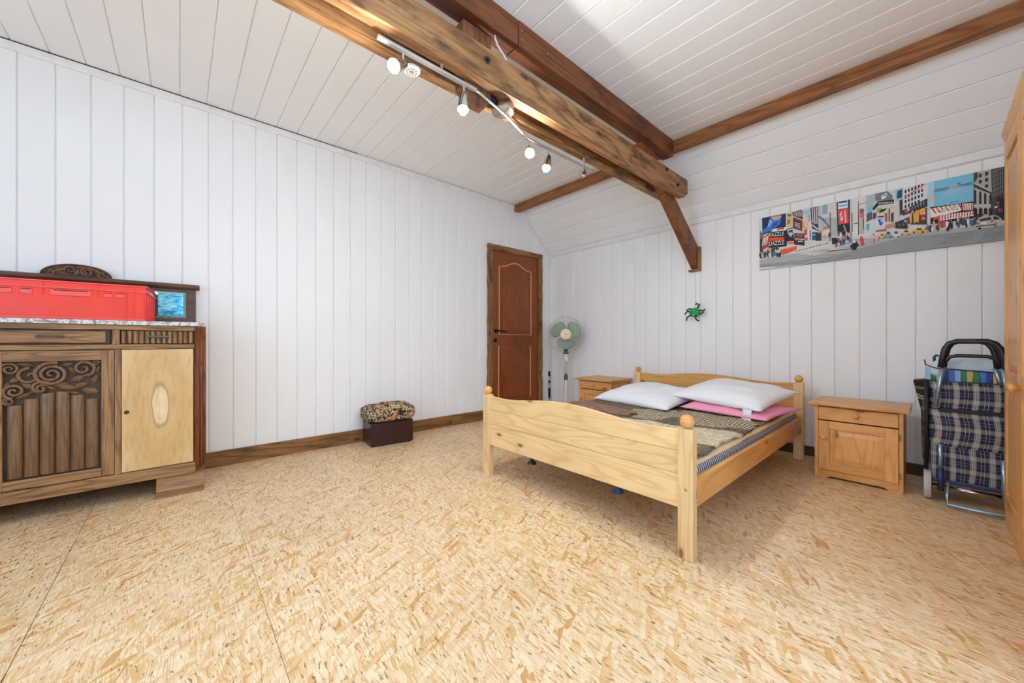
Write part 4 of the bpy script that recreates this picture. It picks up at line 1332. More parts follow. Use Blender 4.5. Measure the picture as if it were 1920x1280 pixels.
# ================================================================== CANVAS PRINT
CX0, CX1, CZ0, CZ1 = -1.027, 0.313, 1.588, 2.052
cvs = thing('canvas_print', 'long panoramic canvas print of a busy city square with billboards on the back wall', 'picture', (CX0, 3.892, CZ0))
obj('canvas_block', G().box(0, 0.0, 0, CX1 - CX0, 0.0175, CZ1 - CZ0), 'canvas_edge', cvs)
# flat print: colour (three values 0-255) followed by the corner points in millimetres on the canvas
INK = [
    (214, 216, 214, 0, 0, 1340, 0, 1340, 464, 0, 464), (188, 200, 204, 405, 459, 503, 457, 503, 158, 405, 178), (160, 184, 192, 440, 454, 473, 453, 473, 385, 440, 387),
    (214, 214, 212, 437, 464, 530, 464, 530, 340, 437, 336), (178, 186, 190, 437, 363, 534, 339, 534, 193, 437, 214),
    (146, 170, 180, 441, 458, 473, 463, 473, 384, 441, 388), (222, 222, 220, 620, 462, 699, 462, 699, 159, 620, 175),
    (176, 178, 176, 5, 92, 176, 99, 347, 107, 503, 103, 632, 148, 858, 125, 977, 124, 1109, 119, 1222, 114, 1338, 108, 1340, 0, 632, 23, 3, 21),
    (150, 153, 154, 5, 48, 503, 39, 880, 109, 1109, 92, 1233, 86, 1339, 96, 1339, 0, 347, 0, 4, 21), (136, 139, 141, 1260, 71, 1338, 85, 1339, 16, 1244, 19),
    (142, 145, 147, 1092, 90, 1222, 84, 1205, 9, 1080, 16), (190, 192, 190, 306, 13, 368, 15, 368, 18, 306, 16), (112, 116, 118, 117, 6, 191, 8, 191, 11, 117, 9),
    (112, 116, 118, 1040, 82, 1088, 84, 1088, 87, 1040, 85), (190, 192, 190, 359, 18, 398, 20, 398, 23, 359, 21), (112, 116, 118, 1225, 7, 1307, 9, 1307, 12, 1225, 10),
    (112, 116, 118, 1040, 24, 1095, 26, 1095, 29, 1040, 27), (190, 192, 190, 112, 49, 196, 51, 196, 54, 112, 52), (112, 116, 118, 231, 41, 268, 43, 268, 46, 231, 44),
    (112, 116, 118, 9, 25, 95, 27, 95, 30, 9, 28), (112, 116, 118, 1102, 57, 1165, 59, 1165, 62, 1102, 60), (130, 134, 136, 560, 19, 614, 21, 614, 24, 560, 22),
    (165, 168, 168, 105, 38, 215, 40, 215, 43, 105, 41), (130, 134, 136, 911, 19, 995, 21, 995, 24, 911, 22), (112, 116, 118, 536, 22, 617, 24, 617, 27, 536, 25),
    (190, 192, 190, 238, 38, 315, 40, 315, 43, 238, 41), (190, 192, 190, 1175, 15, 1210, 17, 1210, 20, 1175, 18), (130, 134, 136, 360, 52, 459, 54, 459, 57, 360, 55),
    (130, 134, 136, 430, 19, 497, 21, 497, 24, 430, 22), (112, 116, 118, 464, 11, 571, 13, 571, 16, 464, 14), (112, 116, 118, 955, 99, 986, 101, 986, 104, 955, 102),
    (130, 134, 136, 418, 17, 500, 19, 500, 22, 418, 20), (190, 192, 190, 381, 20, 446, 22, 446, 25, 381, 23), (130, 134, 136, 325, 52, 367, 54, 367, 57, 325, 55),
    (112, 116, 118, 472, 43, 531, 45, 531, 48, 472, 46), (190, 192, 190, 1296, 67, 1361, 69, 1361, 72, 1296, 70), (130, 134, 136, 551, 22, 585, 24, 585, 27, 551, 25),
    (232, 232, 228, 480, 92, 700, 118, 700, 123, 480, 97), (120, 110, 100, 5, 356, 32, 306, 32, 146, 5, 151), (60, 58, 58, 5, 276, 24, 281, 24, 103, 5, 101),
    (24, 44, 96, 22, 460, 197, 457, 197, 344, 24, 308), (58, 120, 205, 77, 450, 169, 445, 154, 375, 81, 331, 26, 321, 26, 352, 66, 378),
    (150, 190, 232, 81, 432, 103, 413, 77, 371, 62, 370), (205, 170, 150, 85, 453, 114, 415, 147, 416, 169, 445, 154, 453),
    (28, 70, 160, 114, 393, 140, 409, 132, 380, 88, 347), (240, 240, 240, 85, 330, 114, 345, 201, 339, 201, 317), (205, 80, 80, 132, 341, 186, 340, 186, 325, 132, 326),
    (22, 22, 24, 71, 320, 204, 312, 204, 175, 73, 178), (226, 70, 40, 71, 276, 186, 256, 186, 226, 71, 242), (235, 110, 70, 88, 265, 176, 252, 176, 243, 88, 257),
    (90, 140, 130, 81, 181, 140, 179, 140, 162, 81, 161), (170, 60, 50, 24, 281, 71, 315, 71, 192, 24, 174), (235, 225, 215, 28, 271, 38, 283, 26, 209, 22, 210),
    (235, 225, 215, 39, 278, 49, 289, 38, 211, 34, 212), (235, 225, 215, 51, 284, 60, 296, 49, 214, 45, 214), (235, 225, 215, 62, 291, 71, 302, 60, 216, 56, 217),
    (196, 204, 120, 202, 458, 242, 458, 242, 333, 202, 338), (90, 120, 60, 208, 444, 236, 443, 236, 424, 208, 427), (200, 90, 90, 208, 401, 225, 401, 225, 367, 208, 358),
    (30, 30, 36, 202, 321, 253, 327, 253, 208, 202, 210), (225, 228, 232, 209, 313, 251, 319, 251, 276, 230, 247, 211, 285),
    (40, 60, 120, 215, 306, 246, 309, 246, 280, 230, 257, 216, 286), (215, 218, 224, 222, 287, 239, 287, 239, 266, 223, 265),
    (214, 130, 120, 208, 215, 249, 213, 249, 184, 208, 188), (120, 62, 48, 246, 455, 311, 459, 311, 280, 246, 320),
    (196, 200, 196, 246, 424, 311, 376, 311, 368, 246, 415), (80, 80, 84, 242, 452, 300, 462, 314, 442, 314, 375, 246, 426),
    (190, 186, 184, 253, 449, 259, 450, 267, 412, 260, 417), (190, 186, 184, 264, 450, 271, 451, 278, 409, 272, 414),
    (190, 186, 184, 276, 451, 282, 452, 290, 406, 284, 411), (190, 186, 184, 288, 452, 294, 453, 301, 403, 295, 408),
    (190, 186, 184, 299, 452, 305, 453, 313, 401, 307, 405), (70, 34, 30, 258, 380, 302, 349, 302, 299, 258, 321),
    (190, 200, 190, 251, 310, 324, 273, 324, 261, 251, 300), (104, 58, 44, 256, 279, 326, 256, 326, 210, 256, 233), (160, 90, 80, 267, 273, 314, 252, 311, 230, 270, 247),
    (46, 40, 36, 253, 238, 326, 210, 326, 156, 253, 179), (225, 220, 210, 273, 227, 322, 212, 322, 205, 273, 219),
    (225, 220, 210, 280, 205, 314, 199, 314, 192, 280, 197), (230, 160, 80, 261, 234, 272, 231, 272, 213, 261, 217),
    (228, 92, 52, 176, 155, 273, 168, 273, 133, 190, 105, 169, 104), (240, 140, 100, 197, 160, 267, 168, 267, 157, 197, 147),
    (228, 80, 50, 134, 128, 161, 129, 161, 101, 134, 102), (226, 170, 100, 312, 363, 344, 356, 344, 289, 312, 305),
    (168, 205, 214, 316, 450, 363, 454, 367, 362, 347, 342, 344, 380, 319, 432), (70, 110, 120, 349, 400, 360, 405, 360, 403, 349, 397),
    (70, 110, 120, 349, 391, 360, 396, 360, 394, 349, 387), (70, 110, 120, 349, 382, 360, 387, 360, 385, 349, 378),
    (70, 110, 120, 349, 373, 360, 378, 360, 376, 349, 369), (70, 110, 120, 349, 364, 360, 369, 360, 366, 349, 360),
    (70, 110, 120, 349, 354, 360, 360, 360, 357, 349, 351), (240, 200, 180, 319, 428, 339, 411, 342, 298, 324, 315),
    (220, 70, 80, 324, 290, 342, 290, 342, 240, 324, 244), (206, 90, 100, 329, 222, 357, 220, 357, 196, 329, 197),
    (232, 226, 220, 347, 285, 372, 283, 372, 193, 347, 198), (110, 60, 60, 360, 277, 367, 278, 367, 194, 360, 195), (40, 40, 48, 365, 460, 413, 461, 417, 257, 373, 291),
    (206, 196, 200, 372, 458, 380, 459, 386, 317, 378, 327), (206, 196, 200, 386, 458, 394, 459, 398, 314, 390, 324),
    (206, 196, 200, 400, 458, 408, 459, 411, 311, 403, 321), (230, 230, 230, 373, 324, 415, 278, 415, 265, 373, 312),
    (60, 60, 64, 373, 340, 412, 303, 412, 294, 373, 332), (46, 90, 150, 375, 258, 399, 253, 399, 187, 375, 192), (190, 215, 235, 378, 237, 396, 237, 396, 229, 378, 228),
    (48, 52, 56, 399, 253, 434, 237, 434, 176, 399, 181), (232, 110, 80, 418, 252, 443, 255, 443, 239, 418, 236), (228, 216, 200, 440, 252, 490, 261, 490, 177, 440, 187),
    (216, 120, 90, 450, 282, 490, 283, 490, 269, 450, 266), (150, 120, 110, 443, 219, 447, 218, 447, 188, 443, 188),
    (150, 120, 110, 453, 217, 457, 216, 457, 186, 453, 186), (150, 120, 110, 462, 215, 466, 214, 466, 184, 462, 184),
    (150, 120, 110, 472, 213, 475, 212, 475, 182, 472, 183), (150, 120, 110, 481, 211, 485, 210, 485, 180, 481, 181),
    (30, 34, 40, 409, 380, 412, 382, 453, 335, 489, 273, 485, 270, 450, 330), (30, 34, 40, 425, 379, 432, 374, 430, 365, 424, 371),
    (30, 34, 40, 436, 366, 443, 361, 441, 352, 435, 358), (30, 34, 40, 447, 353, 454, 349, 452, 340, 446, 345), (30, 34, 40, 458, 340, 464, 336, 463, 327, 457, 332),
    (50, 60, 70, 487, 389, 492, 390, 493, 160, 489, 161), (225, 228, 226, 254, 119, 278, 128, 292, 121, 289, 107, 254, 104),
    (60, 66, 72, 260, 119, 278, 124, 283, 118, 261, 113), (225, 228, 226, 277, 123, 301, 131, 315, 124, 311, 110, 277, 108),
    (60, 66, 72, 283, 123, 301, 128, 306, 122, 284, 116), (225, 228, 226, 304, 126, 327, 134, 340, 127, 337, 113, 304, 111),
    (60, 66, 72, 309, 125, 327, 130, 332, 124, 310, 119), (225, 228, 226, 325, 129, 348, 137, 361, 131, 358, 117, 325, 115),
    (60, 66, 72, 330, 129, 348, 134, 353, 128, 331, 123), (225, 228, 226, 347, 132, 370, 140, 383, 134, 380, 120, 347, 118),
    (60, 66, 72, 352, 132, 370, 137, 375, 131, 354, 126), (225, 228, 226, 371, 135, 393, 143, 406, 137, 403, 123, 371, 121),
    (60, 66, 72, 375, 135, 393, 140, 398, 134, 377, 129), (225, 228, 226, 391, 139, 414, 147, 427, 140, 423, 127, 391, 125),
    (60, 66, 72, 396, 139, 414, 144, 419, 138, 398, 133), (225, 228, 226, 412, 142, 434, 150, 447, 144, 444, 130, 412, 128),
    (60, 66, 72, 417, 142, 434, 147, 439, 141, 418, 136), (225, 228, 226, 439, 144, 461, 152, 474, 146, 471, 132, 439, 130),
    (60, 66, 72, 444, 144, 461, 149, 466, 143, 446, 138), (225, 228, 226, 458, 148, 480, 156, 492, 149, 489, 136, 458, 134),
    (60, 66, 72, 463, 148, 480, 153, 484, 147, 464, 142), (226, 226, 222, 287, 97, 396, 110, 402, 107, 297, 89), (226, 226, 222, 317, 88, 418, 100, 425, 97, 327, 80),
    (226, 226, 222, 347, 80, 440, 90, 447, 87, 357, 72), (226, 226, 222, 376, 71, 462, 80, 468, 77, 386, 63), (60, 70, 80, 528, 462, 608, 461, 609, 203, 534, 211),
    (226, 236, 242, 537, 464, 595, 464, 596, 401, 538, 402), (30, 60, 120, 540, 461, 591, 459, 591, 445, 540, 448),
    (120, 180, 216, 540, 433, 593, 429, 593, 417, 540, 421), (226, 74, 80, 537, 398, 598, 397, 601, 280, 543, 281),
    (250, 225, 222, 547, 361, 556, 372, 568, 322, 558, 299, 553, 317), (250, 225, 222, 551, 373, 561, 383, 560, 341, 551, 318, 558, 333),
    (250, 190, 190, 575, 388, 582, 390, 588, 287, 579, 285), (26, 34, 36, 537, 278, 601, 280, 607, 207, 537, 210),
    (180, 180, 176, 569, 271, 579, 271, 575, 259, 569, 259), (180, 180, 176, 573, 257, 582, 257, 579, 245, 572, 246),
    (180, 180, 176, 577, 244, 585, 244, 582, 232, 574, 232), (180, 180, 176, 581, 230, 588, 231, 585, 219, 577, 219),
    (40, 44, 50, 617, 356, 622, 355, 623, 204, 618, 205), (214, 110, 130, 663, 373, 688, 370, 688, 299, 663, 301), (140, 90, 110, 664, 369, 685, 366, 685, 338, 664, 340),
    (190, 186, 178, 663, 299, 687, 295, 690, 177, 663, 179), (44, 44, 48, 682, 296, 687, 296, 688, 210, 684, 211), (56, 58, 60, 654, 433, 657, 433, 660, 175, 655, 176),
    (60, 62, 64, 657, 408, 740, 424, 740, 419, 657, 405), (170, 195, 200, 699, 464, 747, 464, 747, 351, 699, 343),
    (130, 190, 205, 708, 373, 737, 376, 733, 338, 708, 328), (90, 96, 104, 702, 326, 731, 335, 733, 273, 702, 256),
    (215, 220, 224, 705, 264, 740, 280, 740, 199, 699, 196), (90, 190, 220, 699, 245, 720, 248, 717, 200, 700, 197), (50, 54, 58, 633, 270, 658, 271, 658, 263, 633, 263),
    (228, 228, 226, 629, 249, 653, 251, 653, 185, 629, 186), (120, 128, 136, 749, 464, 813, 464, 840, 425, 840, 389, 749, 411),
    (224, 226, 228, 781, 434, 806, 455, 812, 437, 803, 416, 783, 409), (60, 66, 72, 795, 442, 803, 445, 805, 435, 796, 432),
    (38, 42, 50, 734, 358, 763, 403, 848, 393, 845, 364, 769, 373, 740, 340), (226, 222, 212, 766, 392, 773, 391, 773, 379, 770, 385, 766, 380),
    (226, 222, 212, 777, 390, 784, 389, 784, 377, 781, 383, 777, 378), (226, 222, 212, 788, 388, 795, 388, 795, 375, 791, 381, 788, 376),
    (226, 222, 212, 799, 387, 806, 386, 806, 373, 802, 378, 799, 373), (226, 222, 212, 809, 385, 816, 384, 816, 370, 813, 376, 809, 371),
    (226, 222, 212, 820, 383, 827, 382, 827, 368, 823, 374, 820, 369), (226, 222, 212, 831, 381, 838, 380, 838, 366, 834, 372, 831, 367),
    (220, 218, 205, 769, 365, 834, 359, 834, 349, 769, 355), (150, 190, 90, 756, 348, 783, 353, 789, 324, 760, 319), (40, 70, 40, 775, 335, 812, 340, 800, 321, 769, 313),
    (220, 222, 212, 760, 311, 795, 310, 795, 290, 760, 291), (40, 40, 44, 762, 290, 795, 288, 795, 278, 762, 282), (200, 90, 90, 800, 305, 813, 305, 813, 238, 800, 241),
    (120, 70, 90, 736, 321, 755, 323, 755, 280, 736, 273), (214, 222, 230, 737, 268, 795, 274, 799, 205, 740, 199),
    (40, 110, 190, 763, 266, 786, 272, 790, 227, 775, 215), (250, 250, 250, 778, 266, 783, 267, 785, 245, 779, 246),
    (196, 180, 168, 814, 333, 858, 349, 858, 227, 817, 237), (120, 110, 106, 820, 331, 828, 333, 828, 238, 820, 236),
    (200, 150, 110, 803, 216, 848, 226, 851, 190, 800, 185), (170, 80, 70, 752, 188, 809, 187, 809, 171, 752, 176),
    (150, 205, 222, 852, 460, 891, 464, 890, 373, 855, 375), (34, 80, 100, 865, 448, 889, 456, 889, 395, 861, 395),
    (222, 222, 224, 891, 464, 1012, 464, 1012, 359, 891, 308), (46, 44, 50, 901, 444, 910, 446, 910, 423, 901, 420), (46, 44, 50, 917, 448, 926, 450, 926, 427, 917, 425),
    (46, 44, 50, 933, 452, 942, 454, 942, 431, 933, 429), (46, 44, 50, 949, 456, 958, 458, 958, 435, 949, 433), (46, 44, 50, 965, 460, 974, 462, 974, 439, 965, 437),
    (46, 44, 50, 981, 463, 989, 464, 989, 443, 981, 441), (46, 44, 50, 901, 408, 910, 411, 910, 387, 901, 385), (46, 44, 50, 917, 412, 926, 415, 926, 392, 917, 389),
    (46, 44, 50, 933, 416, 942, 419, 942, 396, 933, 393), (46, 44, 50, 949, 420, 958, 423, 958, 400, 949, 397), (46, 44, 50, 965, 424, 974, 427, 974, 404, 965, 402),
    (46, 44, 50, 981, 428, 989, 431, 989, 408, 981, 406), (46, 44, 50, 901, 372, 910, 375, 910, 352, 901, 349), (46, 44, 50, 917, 376, 926, 379, 926, 356, 917, 353),
    (46, 44, 50, 933, 381, 942, 384, 942, 361, 933, 358), (46, 44, 50, 949, 385, 958, 388, 958, 365, 949, 362), (46, 44, 50, 965, 389, 974, 392, 974, 369, 965, 366),
    (46, 44, 50, 981, 393, 989, 396, 989, 373, 981, 371), (46, 44, 50, 901, 336, 910, 339, 910, 316, 901, 313), (46, 44, 50, 917, 341, 926, 344, 926, 321, 917, 318),
    (46, 44, 50, 933, 345, 942, 348, 942, 325, 933, 322), (46, 44, 50, 949, 350, 958, 353, 958, 330, 949, 327), (46, 44, 50, 965, 354, 974, 357, 974, 334, 965, 331),
    (216, 110, 110, 899, 399, 1001, 463, 1003, 456, 901, 391), (216, 90, 100, 900, 384, 915, 391, 915, 385, 900, 379),
    (56, 62, 72, 890, 301, 1010, 356, 1010, 297, 892, 261), (200, 204, 208, 937, 321, 939, 322, 939, 295, 937, 294),
    (200, 204, 208, 951, 326, 953, 327, 953, 301, 951, 300), (200, 204, 208, 964, 331, 967, 333, 967, 306, 964, 305),
    (200, 204, 208, 978, 337, 981, 338, 981, 312, 978, 310), (200, 204, 208, 992, 342, 994, 343, 994, 317, 992, 316),
    (224, 50, 80, 901, 302, 915, 309, 915, 287, 902, 278), (236, 220, 232, 915, 309, 924, 312, 924, 292, 915, 287),
    (190, 214, 232, 891, 261, 929, 273, 929, 264, 891, 252), (214, 206, 196, 829, 331, 874, 356, 875, 240, 829, 226),
    (70, 66, 66, 832, 294, 846, 305, 846, 233, 832, 229), (60, 60, 66, 875, 377, 891, 383, 891, 272, 878, 268), (98, 70, 66, 892, 236, 924, 249, 929, 198, 892, 200),
    (232, 190, 190, 892, 225, 910, 228, 910, 210, 891, 206), (58, 54, 54, 852, 224, 890, 236, 915, 195, 915, 163, 855, 180),
    (66, 54, 50, 929, 291, 1008, 291, 1008, 173, 929, 191), (222, 166, 60, 956, 280, 1001, 293, 1001, 258, 975, 258, 963, 201, 950, 204),
    (232, 184, 84, 929, 202, 929, 233, 930, 255, 932, 273, 936, 285, 940, 288, 944, 282, 948, 269, 950, 250, 951, 228, 951, 197, 945, 198, 945, 226, 944, 246, 943, 263, 942, 274, 940, 279, 938, 275, 937, 264, 936, 248, 936, 228, 936, 200),
    (224, 168, 66, 949, 203, 949, 234, 949, 255, 952, 273, 955, 285, 959, 288, 963, 283, 967, 269, 969, 250, 970, 228, 970, 198, 964, 199, 964, 227, 964, 246, 963, 263, 961, 275, 959, 279, 958, 276, 956, 265, 955, 248, 955, 229, 955, 201),
    (232, 190, 90, 977, 264, 977, 275, 978, 283, 980, 289, 984, 292, 988, 293, 992, 290, 995, 285, 998, 278, 998, 270, 998, 259, 994, 260, 994, 268, 993, 275, 992, 280, 990, 284, 988, 286, 986, 285, 984, 282, 982, 277, 982, 272, 982, 263),
    (190, 54, 48, 969, 261, 1004, 259, 1004, 233, 972, 237), (240, 200, 190, 977, 259, 1001, 257, 1001, 249, 977, 250),
    (130, 30, 34, 975, 235, 1004, 229, 1005, 194, 977, 201),
    (245, 238, 230, 984, 212, 984, 218, 984, 223, 985, 226, 986, 228, 988, 229, 989, 228, 991, 225, 991, 221, 992, 216, 992, 210, 990, 210, 990, 216, 990, 220, 989, 223, 989, 225, 988, 226, 987, 226, 986, 224, 986, 220, 986, 217, 986, 211),
    (245, 238, 230, 991, 210, 991, 216, 991, 221, 992, 224, 993, 227, 995, 227, 996, 226, 998, 223, 999, 219, 999, 214, 999, 208, 997, 209, 997, 214, 997, 218, 996, 221, 996, 223, 995, 224, 994, 224, 993, 222, 993, 219, 993, 215, 993, 210),
    (168, 212, 228, 1011, 453, 1028, 464, 1050, 464, 1050, 280, 1011, 264), (228, 190, 170, 1022, 356, 1038, 379, 1043, 330, 1024, 321),
    (220, 200, 140, 1024, 294, 1038, 297, 1038, 276, 1024, 273), (70, 130, 170, 1050, 464, 1054, 464, 1054, 282, 1050, 280),
    (126, 196, 224, 1041, 464, 1212, 464, 1211, 280, 1041, 278), (136, 199, 225, 1074, 412, 1183, 422, 1186, 342, 1080, 337),
    (148, 203, 225, 1097, 396, 1158, 399, 1158, 364, 1097, 359), (70, 40, 50, 1142, 422, 1149, 413, 1157, 423, 1158, 419, 1151, 406, 1145, 410),
    (226, 120, 50, 1149, 420, 1154, 424, 1153, 412, 1150, 411), (40, 60, 90, 1111, 295, 1131, 300, 1128, 296, 1115, 291),
    (60, 90, 120, 1132, 298, 1149, 298, 1149, 294, 1132, 295), (34, 32, 34, 1022, 289, 1158, 280, 1211, 278, 1222, 166, 1025, 169),
    (238, 232, 226, 1022, 280, 1158, 277, 1161, 230, 1025, 215), (206, 60, 56, 1028, 279, 1035, 280, 1053, 240, 1045, 240),
    (206, 60, 56, 1049, 279, 1055, 279, 1073, 240, 1065, 240), (206, 60, 56, 1068, 279, 1075, 279, 1092, 240, 1084, 240),
    (206, 60, 56, 1088, 279, 1094, 279, 1111, 240, 1104, 240), (206, 60, 56, 1107, 278, 1114, 278, 1131, 240, 1123, 240),
    (206, 60, 56, 1127, 278, 1133, 278, 1149, 240, 1142, 239), (206, 60, 56, 1145, 278, 1152, 278, 1168, 240, 1161, 239),
    (238, 232, 226, 1165, 275, 1209, 266, 1210, 222, 1169, 229), (206, 60, 56, 1168, 273, 1173, 272, 1178, 228, 1173, 229),
    (206, 60, 56, 1179, 270, 1184, 269, 1188, 226, 1183, 226), (206, 60, 56, 1190, 267, 1195, 266, 1198, 223, 1193, 223),
    (206, 60, 56, 1201, 264, 1206, 263, 1208, 220, 1203, 221), (190, 200, 160, 1176, 257, 1203, 254, 1203, 234, 1176, 237),
    (196, 204, 170, 1109, 271, 1144, 272, 1147, 245, 1112, 243), (196, 204, 170, 1068, 259, 1092, 262, 1094, 238, 1071, 236),
    (240, 235, 232, 1062, 224, 1219, 213, 1221, 182, 1062, 185), (196, 44, 56, 1064, 223, 1070, 222, 1068, 191, 1062, 191),
    (196, 44, 56, 1077, 222, 1083, 222, 1080, 190, 1074, 191), (196, 44, 56, 1089, 221, 1095, 221, 1093, 190, 1087, 190),
    (196, 44, 56, 1102, 220, 1107, 220, 1105, 190, 1099, 190), (196, 44, 56, 1114, 219, 1120, 219, 1117, 190, 1111, 190),
    (196, 44, 56, 1126, 218, 1132, 218, 1129, 189, 1124, 189), (196, 44, 56, 1138, 217, 1144, 217, 1141, 189, 1136, 189),
    (196, 44, 56, 1150, 217, 1156, 216, 1153, 189, 1148, 189), (196, 44, 56, 1162, 216, 1168, 216, 1165, 188, 1160, 188),
    (196, 44, 56, 1174, 215, 1179, 215, 1177, 188, 1172, 188), (196, 44, 56, 1186, 214, 1191, 214, 1189, 188, 1183, 188),
    (196, 44, 56, 1197, 213, 1203, 213, 1201, 187, 1195, 187), (196, 44, 56, 1209, 212, 1214, 212, 1212, 187, 1207, 187),
    (226, 90, 80, 1038, 216, 1068, 218, 1068, 200, 1038, 198), (72, 70, 70, 1213, 464, 1336, 463, 1338, 121, 1213, 151),
    (176, 172, 166, 1230, 464, 1283, 464, 1286, 317, 1216, 398, 1230, 424), (40, 36, 36, 1234, 449, 1246, 449, 1246, 425, 1234, 425),
    (40, 36, 36, 1259, 453, 1272, 453, 1272, 429, 1259, 429), (40, 36, 36, 1234, 408, 1246, 408, 1246, 387, 1234, 386),
    (40, 36, 36, 1259, 412, 1272, 412, 1272, 391, 1259, 390), (40, 36, 36, 1234, 367, 1246, 367, 1246, 348, 1234, 347),
    (40, 36, 36, 1259, 371, 1272, 371, 1272, 352, 1259, 352), (196, 194, 188, 1215, 399, 1283, 324, 1283, 313, 1215, 381),
    (60, 58, 58, 1215, 390, 1282, 318, 1282, 307, 1215, 373), (184, 180, 172, 1215, 368, 1282, 305, 1282, 177, 1215, 194),
    (46, 40, 40, 1214, 342, 1219, 354, 1224, 339, 1224, 257, 1214, 260), (38, 34, 34, 1213, 225, 1220, 236, 1228, 221, 1228, 173, 1213, 177),
    (46, 40, 40, 1235, 327, 1240, 338, 1245, 324, 1245, 251, 1235, 254), (38, 34, 34, 1234, 220, 1241, 231, 1249, 216, 1249, 168, 1234, 172),
    (46, 40, 40, 1255, 311, 1260, 323, 1265, 308, 1265, 246, 1255, 248), (38, 34, 34, 1254, 214, 1261, 225, 1269, 210, 1269, 163, 1254, 167),
    (46, 40, 40, 1276, 296, 1280, 307, 1285, 293, 1285, 240, 1276, 243), (38, 34, 34, 1274, 209, 1281, 220, 1289, 205, 1289, 158, 1274, 162),
    (196, 192, 186, 1211, 254, 1282, 230, 1282, 224, 1211, 245), (150, 152, 152, 1290, 451, 1292, 452, 1292, 429, 1290, 429),
    (150, 152, 152, 1297, 455, 1300, 455, 1300, 433, 1297, 432), (150, 152, 152, 1305, 458, 1307, 459, 1307, 436, 1305, 436),
    (150, 152, 152, 1312, 462, 1314, 462, 1314, 440, 1312, 439), (150, 152, 152, 1319, 464, 1321, 464, 1321, 443, 1319, 443),
    (150, 152, 152, 1326, 464, 1328, 464, 1328, 447, 1326, 446), (150, 152, 152, 1290, 422, 1292, 422, 1292, 400, 1290, 399),
    (150, 152, 152, 1297, 425, 1300, 426, 1300, 403, 1297, 403), (150, 152, 152, 1305, 429, 1307, 429, 1307, 407, 1305, 406),
    (150, 152, 152, 1312, 432, 1314, 433, 1314, 410, 1312, 410), (150, 152, 152, 1319, 436, 1321, 436, 1321, 414, 1319, 413),
    (150, 152, 152, 1326, 439, 1328, 440, 1328, 417, 1326, 417), (150, 152, 152, 1290, 392, 1292, 392, 1292, 370, 1290, 369),
    (150, 152, 152, 1297, 396, 1300, 396, 1300, 374, 1297, 373), (150, 152, 152, 1305, 399, 1307, 400, 1307, 377, 1305, 377),
    (150, 152, 152, 1312, 403, 1314, 403, 1314, 381, 1312, 380), (150, 152, 152, 1319, 406, 1321, 407, 1321, 384, 1319, 384),
    (150, 152, 152, 1326, 410, 1328, 410, 1328, 388, 1326, 387), (150, 152, 152, 1290, 362, 1292, 363, 1292, 340, 1290, 340),
    (150, 152, 152, 1297, 366, 1300, 366, 1300, 344, 1297, 343), (150, 152, 152, 1305, 369, 1307, 370, 1307, 348, 1305, 347),
    (150, 152, 152, 1312, 373, 1314, 374, 1314, 351, 1312, 351), (150, 152, 152, 1319, 377, 1321, 377, 1321, 355, 1319, 354),
    (150, 152, 152, 1326, 380, 1328, 381, 1328, 359, 1326, 358), (150, 152, 152, 1290, 332, 1292, 333, 1292, 310, 1290, 310),
    (150, 152, 152, 1297, 336, 1300, 337, 1300, 314, 1297, 314), (150, 152, 152, 1305, 340, 1307, 340, 1307, 318, 1305, 317),
    (150, 152, 152, 1312, 344, 1314, 344, 1314, 322, 1312, 321), (150, 152, 152, 1319, 347, 1321, 348, 1321, 325, 1319, 325),
    (150, 152, 152, 1326, 351, 1328, 351, 1328, 329, 1326, 329), (150, 152, 152, 1290, 303, 1292, 303, 1292, 281, 1290, 280),
    (150, 152, 152, 1297, 306, 1300, 307, 1300, 285, 1297, 284), (150, 152, 152, 1305, 310, 1307, 311, 1307, 288, 1305, 288),
    (150, 152, 152, 1312, 314, 1314, 315, 1314, 292, 1312, 292), (150, 152, 152, 1319, 318, 1321, 318, 1321, 296, 1319, 295),
    (150, 152, 152, 1326, 321, 1328, 322, 1328, 300, 1326, 299), (40, 42, 48, 1307, 281, 1338, 263, 1338, 121, 1302, 147),
    (205, 60, 60, 1303, 248, 1317, 246, 1313, 232, 1307, 234), (60, 70, 130, 1297, 229, 1318, 229, 1316, 211, 1297, 212),
    (230, 232, 236, 1297, 220, 1309, 221, 1309, 212, 1297, 209), (190, 50, 50, 1309, 204, 1324, 204, 1324, 194, 1309, 193),
    (70, 80, 170, 1309, 193, 1329, 191, 1327, 180, 1309, 181),
    (190, 186, 182, 1222, 123, 1233, 164, 1286, 167, 1307, 160, 1325, 133, 1324, 103, 1297, 89, 1233, 94, 1221, 106),
    (220, 150, 130, 1244, 170, 1260, 182, 1278, 175, 1270, 167, 1244, 165), (60, 70, 76, 1236, 154, 1282, 160, 1285, 138, 1238, 139),
    (40, 42, 46, 1290, 160, 1307, 154, 1318, 134, 1294, 136), (150, 70, 66, 1282, 134, 1294, 136, 1290, 122, 1282, 122),
    (170, 100, 96, 1223, 136, 1238, 134, 1237, 119, 1223, 123), (232, 230, 228, 1241, 129, 1265, 130, 1265, 119, 1241, 121),
    (34, 34, 36, 1230, 99, 1244, 98, 1242, 86, 1231, 88), (40, 40, 42, 1295, 110, 1304, 117, 1305, 93, 1297, 89),
    (170, 170, 170, 1298, 107, 1302, 111, 1302, 96, 1298, 95), (36, 36, 38, 1222, 112, 1297, 108, 1297, 102, 1222, 106),
    (226, 170, 90, 932, 134, 939, 148, 953, 147, 961, 159, 982, 155, 992, 136, 1003, 128, 1003, 118, 932, 128), (50, 52, 56, 958, 146, 963, 156, 981, 152, 988, 138),
    (30, 30, 32, 942, 135, 951, 134, 950, 124, 943, 125), (30, 30, 32, 985, 126, 993, 124, 992, 114, 985, 115),
